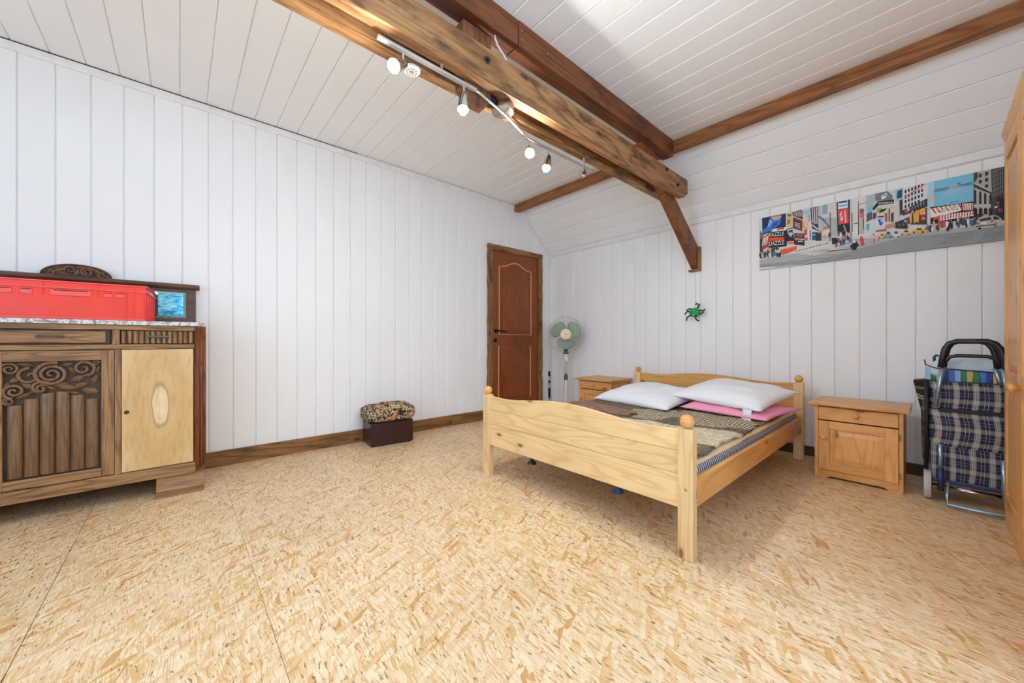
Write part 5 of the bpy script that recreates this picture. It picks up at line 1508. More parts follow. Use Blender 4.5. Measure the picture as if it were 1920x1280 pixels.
    (226, 176, 100, 878, 131, 883, 146, 894, 146, 899, 159, 916, 155, 924, 138, 932, 129, 932, 120, 878, 125), (50, 52, 56, 897, 145, 902, 155, 915, 152, 920, 138),
    (30, 30, 32, 885, 133, 892, 132, 891, 122, 886, 122), (30, 30, 32, 918, 126, 924, 125, 924, 115, 918, 116),
    (222, 166, 86, 977, 133, 983, 146, 994, 144, 1000, 156, 1016, 152, 1025, 136, 1033, 129, 1033, 121, 977, 127),
    (50, 52, 56, 998, 144, 1002, 152, 1015, 149, 1021, 137), (30, 30, 32, 985, 134, 992, 133, 991, 124, 986, 125),
    (30, 30, 32, 1019, 126, 1025, 126, 1025, 117, 1019, 117), (206, 212, 216, 829, 127, 835, 146, 845, 146, 850, 163, 865, 159, 873, 138, 880, 128, 880, 116, 829, 119),
    (50, 52, 56, 848, 145, 852, 158, 864, 156, 869, 139), (30, 30, 32, 837, 130, 843, 129, 842, 116, 837, 117), (30, 30, 32, 867, 123, 873, 123, 873, 110, 868, 110),
    (150, 158, 164, 793, 131, 798, 150, 806, 150, 811, 168, 824, 165, 831, 143, 837, 134, 837, 122, 793, 123), (50, 52, 56, 809, 150, 813, 163, 823, 161, 828, 144),
    (30, 30, 32, 799, 134, 805, 133, 804, 121, 800, 121), (30, 30, 32, 826, 128, 831, 128, 831, 115, 826, 115),
    (226, 180, 110, 763, 133, 767, 146, 775, 146, 778, 158, 789, 156, 795, 140, 800, 134, 800, 125, 763, 127), (50, 52, 56, 777, 146, 780, 155, 789, 153, 792, 141),
    (30, 30, 32, 769, 135, 773, 134, 773, 125, 769, 126), (30, 30, 32, 791, 130, 795, 130, 795, 121, 791, 121),
    (210, 214, 214, 722, 150, 726, 159, 732, 159, 735, 167, 745, 165, 750, 154, 755, 149, 755, 143, 722, 146), (50, 52, 56, 734, 158, 737, 165, 744, 163, 748, 154),
    (30, 30, 32, 727, 151, 731, 150, 731, 144, 727, 144), (30, 30, 32, 746, 147, 750, 146, 750, 140, 747, 140),
    (190, 80, 70, 160, 151, 170, 149, 171, 128, 168, 115, 162, 116, 159, 130), (190, 150, 130, 163, 159, 167, 158, 167, 150, 163, 150),
    (190, 80, 70, 66, 150, 79, 148, 80, 126, 76, 113, 68, 114, 64, 129), (190, 150, 130, 70, 158, 75, 157, 75, 148, 70, 149),
    (40, 40, 46, 70, 158, 81, 156, 82, 134, 79, 121, 73, 122, 69, 137), (190, 150, 130, 74, 166, 78, 165, 78, 156, 74, 157),
    (214, 196, 180, 41, 158, 51, 156, 52, 135, 49, 121, 43, 122, 40, 137), (190, 150, 130, 44, 166, 48, 166, 48, 157, 44, 157),
    (70, 110, 170, 11, 148, 27, 145, 28, 124, 24, 110, 15, 112, 10, 127), (190, 150, 130, 16, 156, 22, 155, 22, 146, 16, 147),
    (40, 40, 46, 108, 136, 119, 134, 121, 113, 117, 100, 110, 101, 107, 115), (190, 150, 130, 111, 144, 116, 144, 116, 135, 111, 136),
    (60, 66, 84, 17, 137, 28, 135, 29, 113, 26, 100, 19, 101, 16, 116), (190, 150, 130, 20, 145, 25, 144, 25, 135, 20, 136),
    (70, 110, 170, 108, 139, 120, 137, 121, 116, 118, 102, 110, 104, 107, 118), (190, 150, 130, 112, 147, 116, 146, 116, 137, 112, 138),
    (70, 110, 170, 106, 152, 120, 150, 122, 129, 117, 115, 109, 117, 104, 132), (190, 150, 130, 110, 160, 116, 159, 116, 151, 110, 152),
    (190, 80, 70, 18, 133, 28, 131, 29, 110, 26, 96, 20, 97, 17, 112), (190, 150, 130, 21, 142, 25, 141, 25, 132, 21, 133),
    (40, 40, 46, 141, 126, 155, 123, 156, 102, 152, 89, 144, 91, 140, 105), (190, 150, 130, 145, 134, 151, 133, 151, 124, 145, 125),
    (70, 110, 170, 110, 145, 124, 142, 126, 121, 122, 108, 113, 110, 109, 124), (190, 150, 130, 114, 153, 120, 152, 120, 143, 114, 144),
    (40, 40, 46, 35, 134, 48, 132, 49, 110, 45, 97, 38, 98, 34, 113), (190, 150, 130, 39, 142, 44, 141, 44, 133, 39, 133),
    (70, 110, 170, 42, 139, 57, 136, 58, 115, 54, 102, 45, 103, 41, 118), (190, 150, 130, 47, 147, 52, 146, 52, 137, 47, 138),
    (90, 90, 92, 91, 156, 105, 153, 106, 132, 102, 119, 94, 120, 90, 135), (190, 150, 130, 95, 164, 101, 163, 101, 154, 95, 155),
    (30, 30, 34, 95, 130, 104, 128, 105, 107, 102, 94, 97, 95, 94, 109), (190, 150, 130, 97, 138, 101, 138, 101, 129, 97, 130),
    (214, 196, 180, 8, 151, 21, 149, 23, 127, 19, 113, 11, 115, 7, 130), (190, 150, 130, 12, 159, 17, 158, 17, 149, 12, 150),
    (200, 170, 150, 23, 140, 38, 138, 39, 116, 35, 103, 26, 104, 22, 119), (190, 150, 130, 28, 148, 33, 147, 33, 138, 28, 140),
    (200, 170, 150, 50, 163, 62, 161, 63, 139, 59, 126, 52, 127, 49, 142), (190, 150, 130, 53, 171, 58, 170, 58, 162, 53, 162),
    (30, 30, 34, 37, 153, 51, 150, 53, 129, 48, 115, 40, 117, 35, 131), (190, 150, 130, 41, 161, 47, 160, 47, 151, 41, 152),
    (90, 90, 92, 65, 132, 77, 130, 78, 109, 74, 95, 67, 97, 63, 111), (190, 150, 130, 68, 141, 73, 140, 73, 131, 68, 132),
    (225, 225, 222, 73, 136, 86, 134, 87, 113, 83, 99, 76, 101, 72, 116), (190, 150, 130, 77, 145, 82, 144, 82, 135, 77, 136),
    (30, 30, 34, 151, 126, 162, 124, 163, 103, 160, 90, 153, 91, 150, 106), (190, 150, 130, 154, 134, 159, 134, 159, 125, 154, 126),
    (60, 66, 84, 126, 130, 139, 128, 141, 107, 137, 93, 129, 95, 125, 109), (190, 150, 130, 130, 138, 135, 137, 135, 128, 130, 129),
    (40, 40, 46, 56, 156, 69, 154, 71, 132, 67, 119, 59, 120, 55, 135), (190, 150, 130, 60, 164, 65, 163, 65, 154, 60, 155),
    (30, 30, 34, 2, 150, 16, 147, 17, 125, 13, 112, 5, 113, 0, 128), (190, 150, 130, 6, 158, 12, 157, 12, 148, 6, 149),
    (70, 110, 170, 96, 173, 106, 172, 107, 156, 104, 146, 98, 147, 95, 158), (190, 150, 130, 99, 179, 103, 179, 103, 172, 99, 173),
    (40, 40, 46, 62, 162, 72, 160, 73, 144, 70, 134, 64, 135, 61, 146), (190, 150, 130, 65, 168, 69, 167, 69, 161, 65, 162),
    (30, 30, 34, 96, 163, 106, 161, 107, 145, 104, 136, 98, 137, 95, 148), (190, 150, 130, 99, 169, 103, 169, 103, 162, 99, 163),
    (30, 30, 34, 94, 174, 103, 172, 104, 156, 101, 146, 95, 147, 93, 158), (190, 150, 130, 96, 180, 100, 179, 100, 172, 96, 173),
    (90, 90, 92, 71, 168, 82, 166, 83, 150, 80, 140, 73, 141, 70, 152), (190, 150, 130, 74, 174, 79, 173, 79, 167, 74, 167),
    (60, 66, 84, 59, 172, 67, 171, 68, 155, 65, 145, 60, 146, 58, 157), (190, 150, 130, 61, 179, 64, 178, 64, 171, 61, 172),
    (225, 225, 222, 145, 165, 151, 163, 152, 148, 150, 138, 146, 138, 144, 149), (190, 150, 130, 147, 171, 149, 170, 149, 164, 147, 164),
    (90, 90, 92, 105, 178, 113, 176, 114, 160, 112, 150, 107, 151, 104, 162), (190, 150, 130, 108, 184, 111, 183, 111, 177, 108, 177),
    (225, 225, 222, 50, 189, 60, 187, 61, 171, 58, 161, 52, 162, 49, 173), (190, 150, 130, 53, 195, 57, 194, 57, 187, 53, 188),
    (30, 30, 34, 128, 182, 137, 180, 138, 164, 135, 154, 130, 155, 127, 166), (190, 150, 130, 131, 188, 134, 187, 134, 180, 131, 181),
    (225, 225, 222, 151, 161, 158, 160, 159, 144, 157, 134, 153, 135, 151, 146), (190, 150, 130, 153, 167, 156, 167, 156, 160, 153, 161),
    (214, 196, 180, 80, 182, 90, 180, 91, 164, 88, 154, 82, 155, 79, 166), (190, 150, 130, 83, 188, 87, 187, 87, 180, 83, 181),
    (30, 30, 34, 110, 180, 120, 178, 121, 162, 118, 153, 112, 154, 109, 165), (190, 150, 130, 113, 186, 117, 185, 117, 179, 113, 180),
    (200, 170, 150, 52, 180, 63, 178, 64, 162, 61, 152, 54, 153, 51, 165), (190, 150, 130, 55, 186, 60, 186, 60, 179, 55, 180),
    (90, 90, 92, 139, 175, 147, 174, 148, 158, 145, 148, 141, 149, 138, 160), (190, 150, 130, 142, 181, 145, 181, 145, 174, 142, 175),
    (200, 170, 150, 67, 184, 76, 182, 77, 166, 74, 156, 69, 157, 66, 168), (190, 150, 130, 70, 190, 73, 189, 73, 182, 70, 183),
    (70, 110, 170, 568, 171, 580, 168, 581, 145, 577, 131, 570, 132, 566, 148), (190, 150, 130, 571, 180, 576, 179, 576, 169, 571, 170),
    (90, 90, 92, 520, 145, 533, 142, 534, 119, 530, 104, 523, 106, 519, 122), (190, 150, 130, 524, 154, 529, 153, 529, 143, 524, 144),
    (190, 80, 70, 538, 174, 550, 172, 551, 148, 548, 134, 540, 135, 536, 151), (190, 150, 130, 541, 183, 546, 182, 546, 172, 541, 173),
    (190, 80, 70, 559, 183, 568, 181, 569, 158, 567, 143, 561, 144, 558, 160), (190, 150, 130, 562, 192, 566, 191, 566, 181, 562, 182),
    (200, 170, 150, 517, 167, 530, 164, 532, 141, 528, 126, 520, 128, 516, 144), (190, 150, 130, 521, 176, 526, 175, 526, 165, 521, 166),
    (225, 225, 222, 563, 177, 573, 175, 574, 152, 571, 137, 565, 138, 562, 154), (190, 150, 130, 566, 186, 570, 185, 570, 176, 566, 176),
    (214, 196, 180, 607, 181, 619, 178, 620, 156, 616, 141, 609, 143, 605, 158), (190, 150, 130, 610, 190, 615, 189, 615, 179, 610, 180),
    (70, 110, 170, 572, 182, 586, 179, 587, 156, 583, 142, 575, 143, 570, 160), (190, 150, 130, 576, 191, 582, 190, 582, 180, 576, 181),
    (40, 40, 46, 601, 169, 614, 166, 615, 143, 611, 129, 604, 130, 600, 146), (190, 150, 130, 605, 177, 610, 176, 610, 167, 605, 168),
    (214, 196, 180, 566, 180, 577, 178, 578, 155, 575, 140, 568, 142, 565, 158), (190, 150, 130, 569, 189, 574, 188, 574, 179, 569, 180),
    (214, 196, 180, 511, 147, 523, 145, 524, 122, 521, 107, 513, 108, 510, 124), (190, 150, 130, 515, 156, 519, 155, 519, 146, 515, 147),
    (60, 66, 84, 564, 171, 575, 169, 576, 146, 572, 131, 566, 132, 563, 148), (190, 150, 130, 567, 180, 571, 179, 571, 169, 567, 170),
    (40, 40, 46, 550, 152, 561, 150, 562, 126, 559, 112, 553, 113, 549, 129), (190, 150, 130, 554, 161, 558, 160, 558, 150, 554, 151),
    (40, 40, 46, 591, 185, 600, 183, 601, 160, 599, 145, 593, 146, 590, 162), (190, 150, 130, 594, 194, 598, 193, 598, 183, 594, 184),
    (60, 66, 84, 565, 159, 578, 156, 580, 133, 576, 119, 568, 120, 563, 137), (190, 150, 130, 569, 168, 574, 167, 574, 157, 569, 158),
    (70, 110, 170, 556, 152, 567, 150, 568, 126, 565, 112, 558, 113, 555, 129), (190, 150, 130, 560, 161, 564, 160, 564, 150, 560, 151),
    (30, 30, 34, 524, 175, 536, 172, 538, 149, 534, 134, 526, 136, 523, 152), (190, 150, 130, 528, 184, 533, 183, 533, 173, 528, 174),
    (70, 110, 170, 604, 166, 615, 164, 617, 141, 613, 126, 606, 128, 602, 144), (190, 150, 130, 607, 175, 612, 174, 612, 164, 607, 165),
    (214, 196, 180, 478, 226, 489, 224, 490, 206, 487, 194, 480, 195, 477, 208), (190, 150, 130, 481, 233, 486, 232, 486, 225, 481, 226),
    (225, 225, 222, 543, 203, 553, 201, 554, 183, 551, 172, 545, 173, 541, 186), (190, 150, 130, 546, 210, 550, 209, 550, 202, 546, 203),
    (40, 40, 46, 602, 202, 611, 200, 612, 182, 609, 171, 604, 172, 601, 185), (190, 150, 130, 604, 209, 608, 208, 608, 201, 604, 202),
    (225, 225, 222, 552, 216, 559, 214, 560, 196, 558, 185, 553, 186, 551, 198), (190, 150, 130, 554, 223, 557, 222, 557, 215, 554, 215),
    (190, 80, 70, 480, 209, 488, 207, 488, 189, 486, 177, 482, 178, 480, 190), (190, 150, 130, 483, 216, 485, 215, 485, 207, 483, 208),
    (60, 66, 84, 569, 207, 579, 205, 580, 187, 577, 176, 571, 177, 568, 190), (190, 150, 130, 572, 214, 576, 213, 576, 206, 572, 207),
    (200, 170, 150, 491, 208, 502, 205, 503, 187, 500, 176, 493, 177, 490, 190), (190, 150, 130, 494, 214, 499, 213, 499, 206, 494, 207),
    (40, 40, 46, 481, 226, 493, 223, 494, 205, 490, 193, 484, 195, 480, 208), (190, 150, 130, 485, 232, 489, 231, 489, 224, 485, 225),
    (190, 80, 70, 610, 201, 618, 199, 619, 181, 617, 170, 612, 171, 609, 183), (190, 150, 130, 612, 207, 616, 207, 616, 199, 612, 200),
    (214, 196, 180, 600, 198, 611, 196, 612, 178, 608, 167, 602, 168, 599, 180), (190, 150, 130, 603, 204, 607, 204, 607, 196, 603, 197),
    (30, 30, 34, 563, 221, 574, 218, 575, 200, 571, 189, 565, 190, 562, 203), (190, 150, 130, 566, 227, 570, 226, 570, 219, 566, 220),
    (214, 196, 180, 582, 215, 592, 212, 593, 195, 590, 183, 584, 185, 581, 197), (190, 150, 130, 585, 221, 589, 221, 589, 213, 585, 214),
    (40, 40, 46, 574, 219, 583, 217, 584, 199, 581, 188, 576, 189, 573, 202), (190, 150, 130, 577, 226, 580, 225, 580, 218, 577, 219),
    (70, 110, 170, 537, 218, 548, 216, 549, 198, 546, 186, 539, 188, 536, 200), (190, 150, 130, 541, 225, 545, 224, 545, 216, 541, 217),
    (190, 80, 70, 1206, 153, 1215, 151, 1216, 128, 1213, 113, 1208, 114, 1206, 130), (190, 150, 130, 1209, 163, 1212, 162, 1212, 152, 1209, 153),
    (214, 196, 180, 1140, 174, 1151, 172, 1152, 147, 1149, 132, 1142, 134, 1139, 150), (190, 150, 130, 1143, 183, 1148, 182, 1148, 172, 1143, 173),
    (60, 66, 84, 1162, 171, 1173, 169, 1174, 145, 1171, 130, 1164, 131, 1161, 148), (190, 150, 130, 1166, 181, 1170, 180, 1170, 170, 1166, 171),
    (190, 80, 70, 1172, 174, 1184, 171, 1185, 147, 1182, 132, 1174, 133, 1171, 150), (190, 150, 130, 1176, 183, 1180, 181, 1180, 171, 1176, 173),
    (30, 30, 34, 1138, 171, 1149, 169, 1150, 144, 1147, 129, 1141, 131, 1137, 147), (190, 150, 130, 1142, 180, 1146, 179, 1146, 169, 1142, 170),
    (225, 225, 222, 1092, 164, 1101, 162, 1102, 138, 1099, 122, 1094, 123, 1091, 140), (190, 150, 130, 1095, 174, 1098, 173, 1098, 163, 1095, 164),
    (60, 66, 84, 1211, 161, 1223, 158, 1224, 134, 1221, 120, 1213, 121, 1210, 138), (190, 150, 130, 1215, 170, 1219, 169, 1219, 159, 1215, 160),
    (40, 40, 46, 1072, 178, 1084, 175, 1086, 151, 1082, 135, 1075, 137, 1071, 154), (190, 150, 130, 1076, 188, 1081, 186, 1081, 176, 1076, 177),
    (90, 90, 92, 1187, 173, 1198, 170, 1199, 146, 1196, 131, 1189, 133, 1186, 150), (190, 150, 130, 1190, 182, 1195, 181, 1195, 171, 1190, 172),
    (60, 66, 84, 1179, 150, 1187, 148, 1188, 124, 1185, 109, 1180, 110, 1178, 126), (190, 150, 130, 1181, 159, 1184, 158, 1184, 148, 1181, 149),
    (40, 40, 46, 1096, 146, 1107, 144, 1108, 119, 1105, 104, 1098, 105, 1095, 122), (190, 150, 130, 1099, 156, 1104, 155, 1104, 145, 1099, 146),
    (30, 30, 34, 1105, 157, 1113, 155, 1114, 131, 1111, 115, 1106, 116, 1104, 133), (190, 150, 130, 1107, 167, 1111, 166, 1111, 156, 1107, 157),
    (200, 170, 150, 1091, 166, 1101, 164, 1102, 139, 1099, 124, 1093, 125, 1090, 142), (190, 150, 130, 1094, 176, 1098, 175, 1098, 164, 1094, 165),
    (40, 40, 46, 1111, 169, 1123, 166, 1124, 141, 1121, 126, 1113, 128, 1110, 145), (190, 150, 130, 1115, 178, 1119, 177, 1119, 167, 1115, 168),
    (190, 80, 70, 1065, 177, 1075, 175, 1076, 150, 1073, 134, 1067, 136, 1064, 153), (190, 150, 130, 1068, 187, 1072, 186, 1072, 175, 1068, 176),
    (70, 110, 170, 1198, 156, 1208, 154, 1209, 130, 1206, 115, 1200, 116, 1198, 133), (190, 150, 130, 1201, 165, 1205, 164, 1205, 155, 1201, 155),
    (90, 90, 92, 1175, 176, 1183, 173, 1184, 150, 1182, 134, 1177, 136, 1174, 152), (190, 150, 130, 1177, 185, 1181, 184, 1181, 174, 1177, 175),
    (214, 196, 180, 1143, 180, 1155, 177, 1156, 153, 1153, 138, 1145, 140, 1142, 156), (190, 150, 130, 1147, 189, 1151, 188, 1151, 178, 1147, 179),
    (40, 40, 46, 1176, 164, 1189, 161, 1190, 137, 1186, 122, 1179, 124, 1175, 140), (190, 150, 130, 1180, 173, 1185, 172, 1185, 162, 1180, 163),
    (70, 110, 170, 1187, 177, 1198, 174, 1199, 150, 1196, 135, 1190, 137, 1186, 153), (190, 150, 130, 1191, 186, 1195, 185, 1195, 175, 1191, 176),
    (30, 30, 34, 1116, 157, 1124, 155, 1125, 131, 1122, 115, 1117, 116, 1115, 133), (190, 150, 130, 1118, 166, 1121, 166, 1121, 155, 1118, 156),
    (225, 225, 222, 1185, 167, 1195, 164, 1195, 141, 1193, 125, 1187, 127, 1184, 143), (190, 150, 130, 1188, 176, 1192, 175, 1192, 165, 1188, 166),
    (60, 66, 84, 1153, 182, 1165, 178, 1167, 154, 1163, 139, 1155, 141, 1151, 158), (190, 150, 130, 1156, 191, 1161, 189, 1161, 179, 1156, 181),
    (90, 90, 92, 1143, 160, 1154, 157, 1155, 133, 1152, 118, 1145, 119, 1142, 136), (190, 150, 130, 1146, 169, 1150, 168, 1150, 158, 1146, 159),
    (60, 66, 84, 1173, 167, 1184, 164, 1185, 140, 1182, 125, 1175, 127, 1172, 143), (190, 150, 130, 1176, 176, 1181, 175, 1181, 165, 1176, 166),
    (90, 90, 92, 1082, 176, 1092, 173, 1094, 149, 1090, 133, 1084, 135, 1081, 152), (190, 150, 130, 1085, 185, 1089, 184, 1089, 174, 1085, 175),
    (200, 170, 150, 1043, 150, 1054, 148, 1055, 125, 1052, 110, 1045, 112, 1042, 128), (190, 150, 130, 1047, 159, 1051, 158, 1051, 148, 1047, 149),
    (200, 170, 150, 1063, 161, 1070, 159, 1071, 136, 1069, 122, 1064, 123, 1062, 138), (190, 150, 130, 1065, 170, 1068, 169, 1068, 160, 1065, 160),
    (30, 30, 34, 1022, 155, 1032, 153, 1033, 130, 1030, 115, 1024, 116, 1021, 132), (190, 150, 130, 1025, 164, 1029, 163, 1029, 153, 1025, 154),
    (60, 66, 84, 1021, 164, 1029, 163, 1030, 140, 1027, 125, 1022, 126, 1020, 142), (190, 150, 130, 1023, 173, 1027, 173, 1027, 163, 1023, 164),
    (90, 90, 92, 1075, 180, 1086, 178, 1087, 155, 1084, 141, 1077, 142, 1073, 158), (190, 150, 130, 1078, 189, 1083, 188, 1083, 178, 1078, 180),
    (60, 66, 84, 1016, 158, 1027, 155, 1028, 132, 1024, 118, 1018, 119, 1015, 135), (190, 150, 130, 1019, 167, 1023, 166, 1023, 156, 1019, 157),
    (214, 196, 180, 1032, 168, 1041, 166, 1042, 143, 1039, 129, 1034, 130, 1031, 146), (190, 150, 130, 1035, 177, 1038, 176, 1038, 167, 1035, 168),
    (40, 40, 46, 1051, 159, 1063, 156, 1064, 133, 1061, 119, 1054, 120, 1050, 136), (190, 150, 130, 1055, 167, 1059, 166, 1059, 157, 1055, 158),
    (200, 170, 150, 1035, 186, 1045, 184, 1046, 161, 1043, 146, 1037, 148, 1034, 164), (190, 150, 130, 1038, 195, 1042, 194, 1042, 184, 1038, 185),
    (225, 225, 222, 1093, 173, 1104, 171, 1106, 148, 1102, 134, 1096, 135, 1092, 151), (190, 150, 130, 1097, 182, 1101, 181, 1101, 171, 1097, 172),
    (190, 80, 70, 1080, 175, 1092, 172, 1093, 149, 1090, 135, 1083, 137, 1079, 152), (190, 150, 130, 1084, 183, 1088, 182, 1088, 173, 1084, 174),
    (225, 225, 222, 1029, 151, 1037, 150, 1038, 127, 1035, 112, 1031, 113, 1028, 129), (190, 150, 130, 1031, 160, 1034, 160, 1034, 150, 1031, 151),
    (70, 110, 170, 1008, 169, 1016, 167, 1017, 144, 1014, 129, 1010, 130, 1007, 146), (190, 150, 130, 1010, 178, 1014, 177, 1014, 168, 1010, 168),
    (190, 80, 70, 1057, 178, 1067, 175, 1068, 153, 1065, 138, 1059, 140, 1056, 155), (190, 150, 130, 1060, 186, 1064, 185, 1064, 176, 1060, 177),
    (70, 110, 170, 890, 203, 898, 201, 898, 188, 896, 180, 892, 181, 890, 190), (190, 150, 130, 893, 208, 895, 207, 895, 202, 893, 202),
    (200, 170, 150, 916, 190, 921, 189, 922, 176, 920, 167, 917, 168, 915, 177), (190, 150, 130, 917, 195, 919, 194, 919, 189, 917, 189),
    (225, 225, 222, 872, 204, 878, 203, 878, 190, 877, 181, 873, 182, 871, 191), (190, 150, 130, 873, 209, 876, 209, 876, 203, 873, 204),
    (70, 110, 170, 850, 204, 857, 202, 858, 189, 856, 181, 852, 182, 850, 191), (190, 150, 130, 853, 209, 855, 208, 855, 203, 853, 203),
    (90, 90, 92, 895, 200, 901, 199, 901, 186, 900, 178, 896, 179, 894, 188), (190, 150, 130, 897, 205, 899, 205, 899, 199, 897, 200),
    (30, 30, 34, 869, 203, 877, 202, 877, 189, 875, 180, 870, 181, 868, 191), (190, 150, 130, 871, 208, 874, 208, 874, 202, 871, 203),
    (190, 80, 70, 892, 192, 897, 191, 897, 178, 896, 170, 893, 171, 891, 179), (190, 150, 130, 893, 197, 895, 197, 895, 191, 893, 192),
    (30, 30, 34, 893, 191, 900, 190, 901, 176, 898, 168, 894, 169, 892, 178), (190, 150, 130, 895, 196, 898, 195, 898, 190, 895, 191),
    (36, 36, 40, 501, 183, 527, 182, 529, 130, 503, 131), (230, 228, 224, 444, 90, 620, 79, 663, 84, 620, 83, 504, 92), (60, 62, 64, 478, 84, 620, 79, 620, 75, 478, 79),
    (28, 30, 38, 620, 108, 632, 131, 644, 129, 660, 92, 647, 82, 644, 62, 623, 66, 607, 98), (222, 226, 232, 626, 137, 641, 135, 641, 117, 627, 117),
    (222, 64, 44, 664, 145, 673, 164, 684, 143, 687, 104, 681, 86, 672, 88), (240, 170, 180, 744, 137, 755, 151, 766, 132, 760, 105, 752, 95, 744, 92),
    (40, 40, 46, 744, 125, 749, 124, 747, 92, 743, 93),
]
me = bpy.data.meshes.new('print')
vs, fs, cols = [], [], []
for i, item in enumerate(INK):
    c = rgb(*item[:3])
    pp = [(item[k] / 1000.0, item[k + 1] / 1000.0) for k in range(3, len(item), 2)]
    o0 = len(vs)
    dpt = -0.0006 - 0.000012 * i
    vs += [(a, dpt, b) for a, b in pp]
    fs.append(tuple(range(o0, len(vs))))
    cols += [c] * len(pp)
me.from_pydata(vs, [], fs)
at = me.color_attributes.new('ink', 'FLOAT_COLOR', 'CORNER')
for l in me.loops:
    at.data[l.index].color = cols[l.vertex_index]
me.materials.append(MATS['print_ink'])
pr_ = bpy.data.objects.new('print', me)
COL.objects.link(pr_)
pr_.parent = cvs


def lettering(text, a, b, c, color):
    """flat printed word fitted to the baseline a-b and the height point c (millimetres on the canvas)"""
    cu = bpy.data.curves.new('lettering', 'FONT')
    cu.body = text
    tmp = bpy.data.objects.new('lettering_source', cu)
    COL.objects.link(tmp)
    bpy.context.view_layer.update()
    m_ = bpy.data.meshes.new_from_object(tmp.evaluated_get(bpy.context.evaluated_depsgraph_get()))
    bpy.data.objects.remove(tmp)
    bpy.data.curves.remove(cu)
    x0, x1 = min(v.co.x for v in m_.vertices), max(v.co.x for v in m_.vertices)
    y1 = max(v.co.y for v in m_.vertices)
    A_, B_, C_ = (Vector((p[0] / 1000, p[1] / 1000)) for p in (a, b, c))
    for v in m_.vertices:
        s, t = (v.co.x - x0) / (x1 - x0), v.co.y / y1
        p = A_ + (B_ - A_) * s + (C_ - A_) * t
        v.co = (p.x, -0.0092, p.y)
    m_.materials.clear()
    at_ = m_.color_attributes.new('ink', 'FLOAT_COLOR', 'CORNER')
    for d_ in at_.data:
        d_.color = rgb(*color)
    m_.materials.append(MATS['print_ink'])
    m_.name = 'lettering'
    o_ = bpy.data.objects.new('lettering', m_)
    COL.objects.link(o_)
    o_.parent = cvs


lettering('RAZZLE', (77, 281), (185, 270), (77, 312), (240, 240, 236))
lettering('DAZZLE', (79, 201), (187, 192), (79, 235), (240, 240, 236))
lettering('FREE', (262, 325), (299, 304), (262, 365), (240, 238, 232))
lettering('meet', (1042, 385), (1106, 386), (1042, 409), (84, 116, 136))
lettering('new', (1112, 387), (1144, 386), (1112, 403), (230, 190, 130))
lettering('music', (1150, 391), (1209, 387), (1150, 412), (30, 50, 66))

# ================================================================== HANGING GREEN TOY
toy = thing('hanging_toy', 'small green plush spider toy hanging on a string from the foot of the sloping strut', 'toy', (-1.575, 3.855, 1.234))
g = G()


def tb(u, v):
    t, a = -PI / 2 + PI * u, 2 * PI * v
    k = 1 + 0.05 * noise.noise(Vector((math.cos(a) * 2, math.sin(a) * 2, t * 2)))
    return (0.052 * k * math.cos(t) * math.cos(a), 0.032 * k * math.cos(t) * math.sin(a), 0.046 * k * math.sin(t))


g.grid(tb, 14, 22, True)
obj('body', g, 'toy_green', toy, smooth=True)
LEGS = [[(-0.030, 0, 0.032), (-0.048, -0.004, 0.044), (-0.072, -0.006, 0.028)], [(-0.038, -0.01, -0.002), (-0.056, -0.014, 0.018), (-0.066, -0.016, 0.014), (-0.088, -0.018, -0.010)],
        [(-0.028, -0.012, -0.028), (-0.05, -0.018, -0.034), (-0.068, -0.02, -0.048), (-0.072, -0.02, -0.075)], [(0.020, -0.012, -0.030), (0.014, -0.018, -0.058), (0.026, -0.02, -0.074), (0.046, -0.02, -0.085)],
        [(0.038, -0.008, 0.004), (0.050, -0.012, -0.018), (0.064, -0.014, -0.020), (0.090, -0.015, 0.002)], [(0.040, 0, 0.022), (0.060, -0.004, 0.018), (0.075, -0.006, 0.014), (0.098, -0.006, 0.024)]]
for l_ in LEGS:
    lg = obj('leg', G().tube(l_, [0.008] + [0.0066] * (len(l_) - 1), 8), 'toy_dark', toy, smooth=True)
    lg_m = l_[-1]
    obj('leg_tip', G().ball(lg_m, 0.0072, 10, 8), 'grip_black', lg, smooth=True)
obj('mouth', G().add([(-0.014, -0.0262, -0.018), (0.008, -0.0262, -0.018), (0.003, -0.0255, -0.034), (-0.002, -0.0262, -0.023)], [(0, 1, 3), (1, 2, 3)]).box(-0.006, -0.030, -0.034, 0.001, -0.024, -0.017), 'label_white', toy)
obj('string', G().tube([(0.006, 0, 0.088), (0.004, 0.002, 0.2), (0.0, 0.014, 0.4165)], 0.0012, 6), 'string_grey', toy)
obj('hanging_tag', G().box(-0.008, -0.002, -0.030, 0.008, 0.002, 0.030), 'grip_black', toy).matrix_local = Matrix.Translation((0.036, -0.004, 0.058)) @ Matrix.Rotation(math.radians(24), 4, 'Y')
obj('tag_clip', G().box(-0.015, -0.003, -0.005, 0.015, 0.003, 0.005).box(-0.004, -0.003, 0.005, 0.004, 0.003, 0.018), 'grip_black', toy).matrix_local = Matrix.Translation((0.018, -0.002, 0.082)) @ Matrix.Rotation(math.radians(-18), 4, 'Y')
obj('loop', G().tube([(0.002, 0, 0.042), (0.001, 0, 0.056), (0.0, 0, 0.066)], 0.0014, 6), 'toy_dark', toy)

# ================================================================== SHOPPING TROLLEY
tr_ = thing('shopping_trolley', 'navy tartan shopping trolley with a black looped handle beside the wardrobe', 'trolley', (0.14, 3.42, 0))


def tp(name, g_, m_, parent=None, bevel=0.0, smooth=False):
    return obj(name, g_, m_, parent or tr_, bevel=bevel, smooth=smooth, world=True)


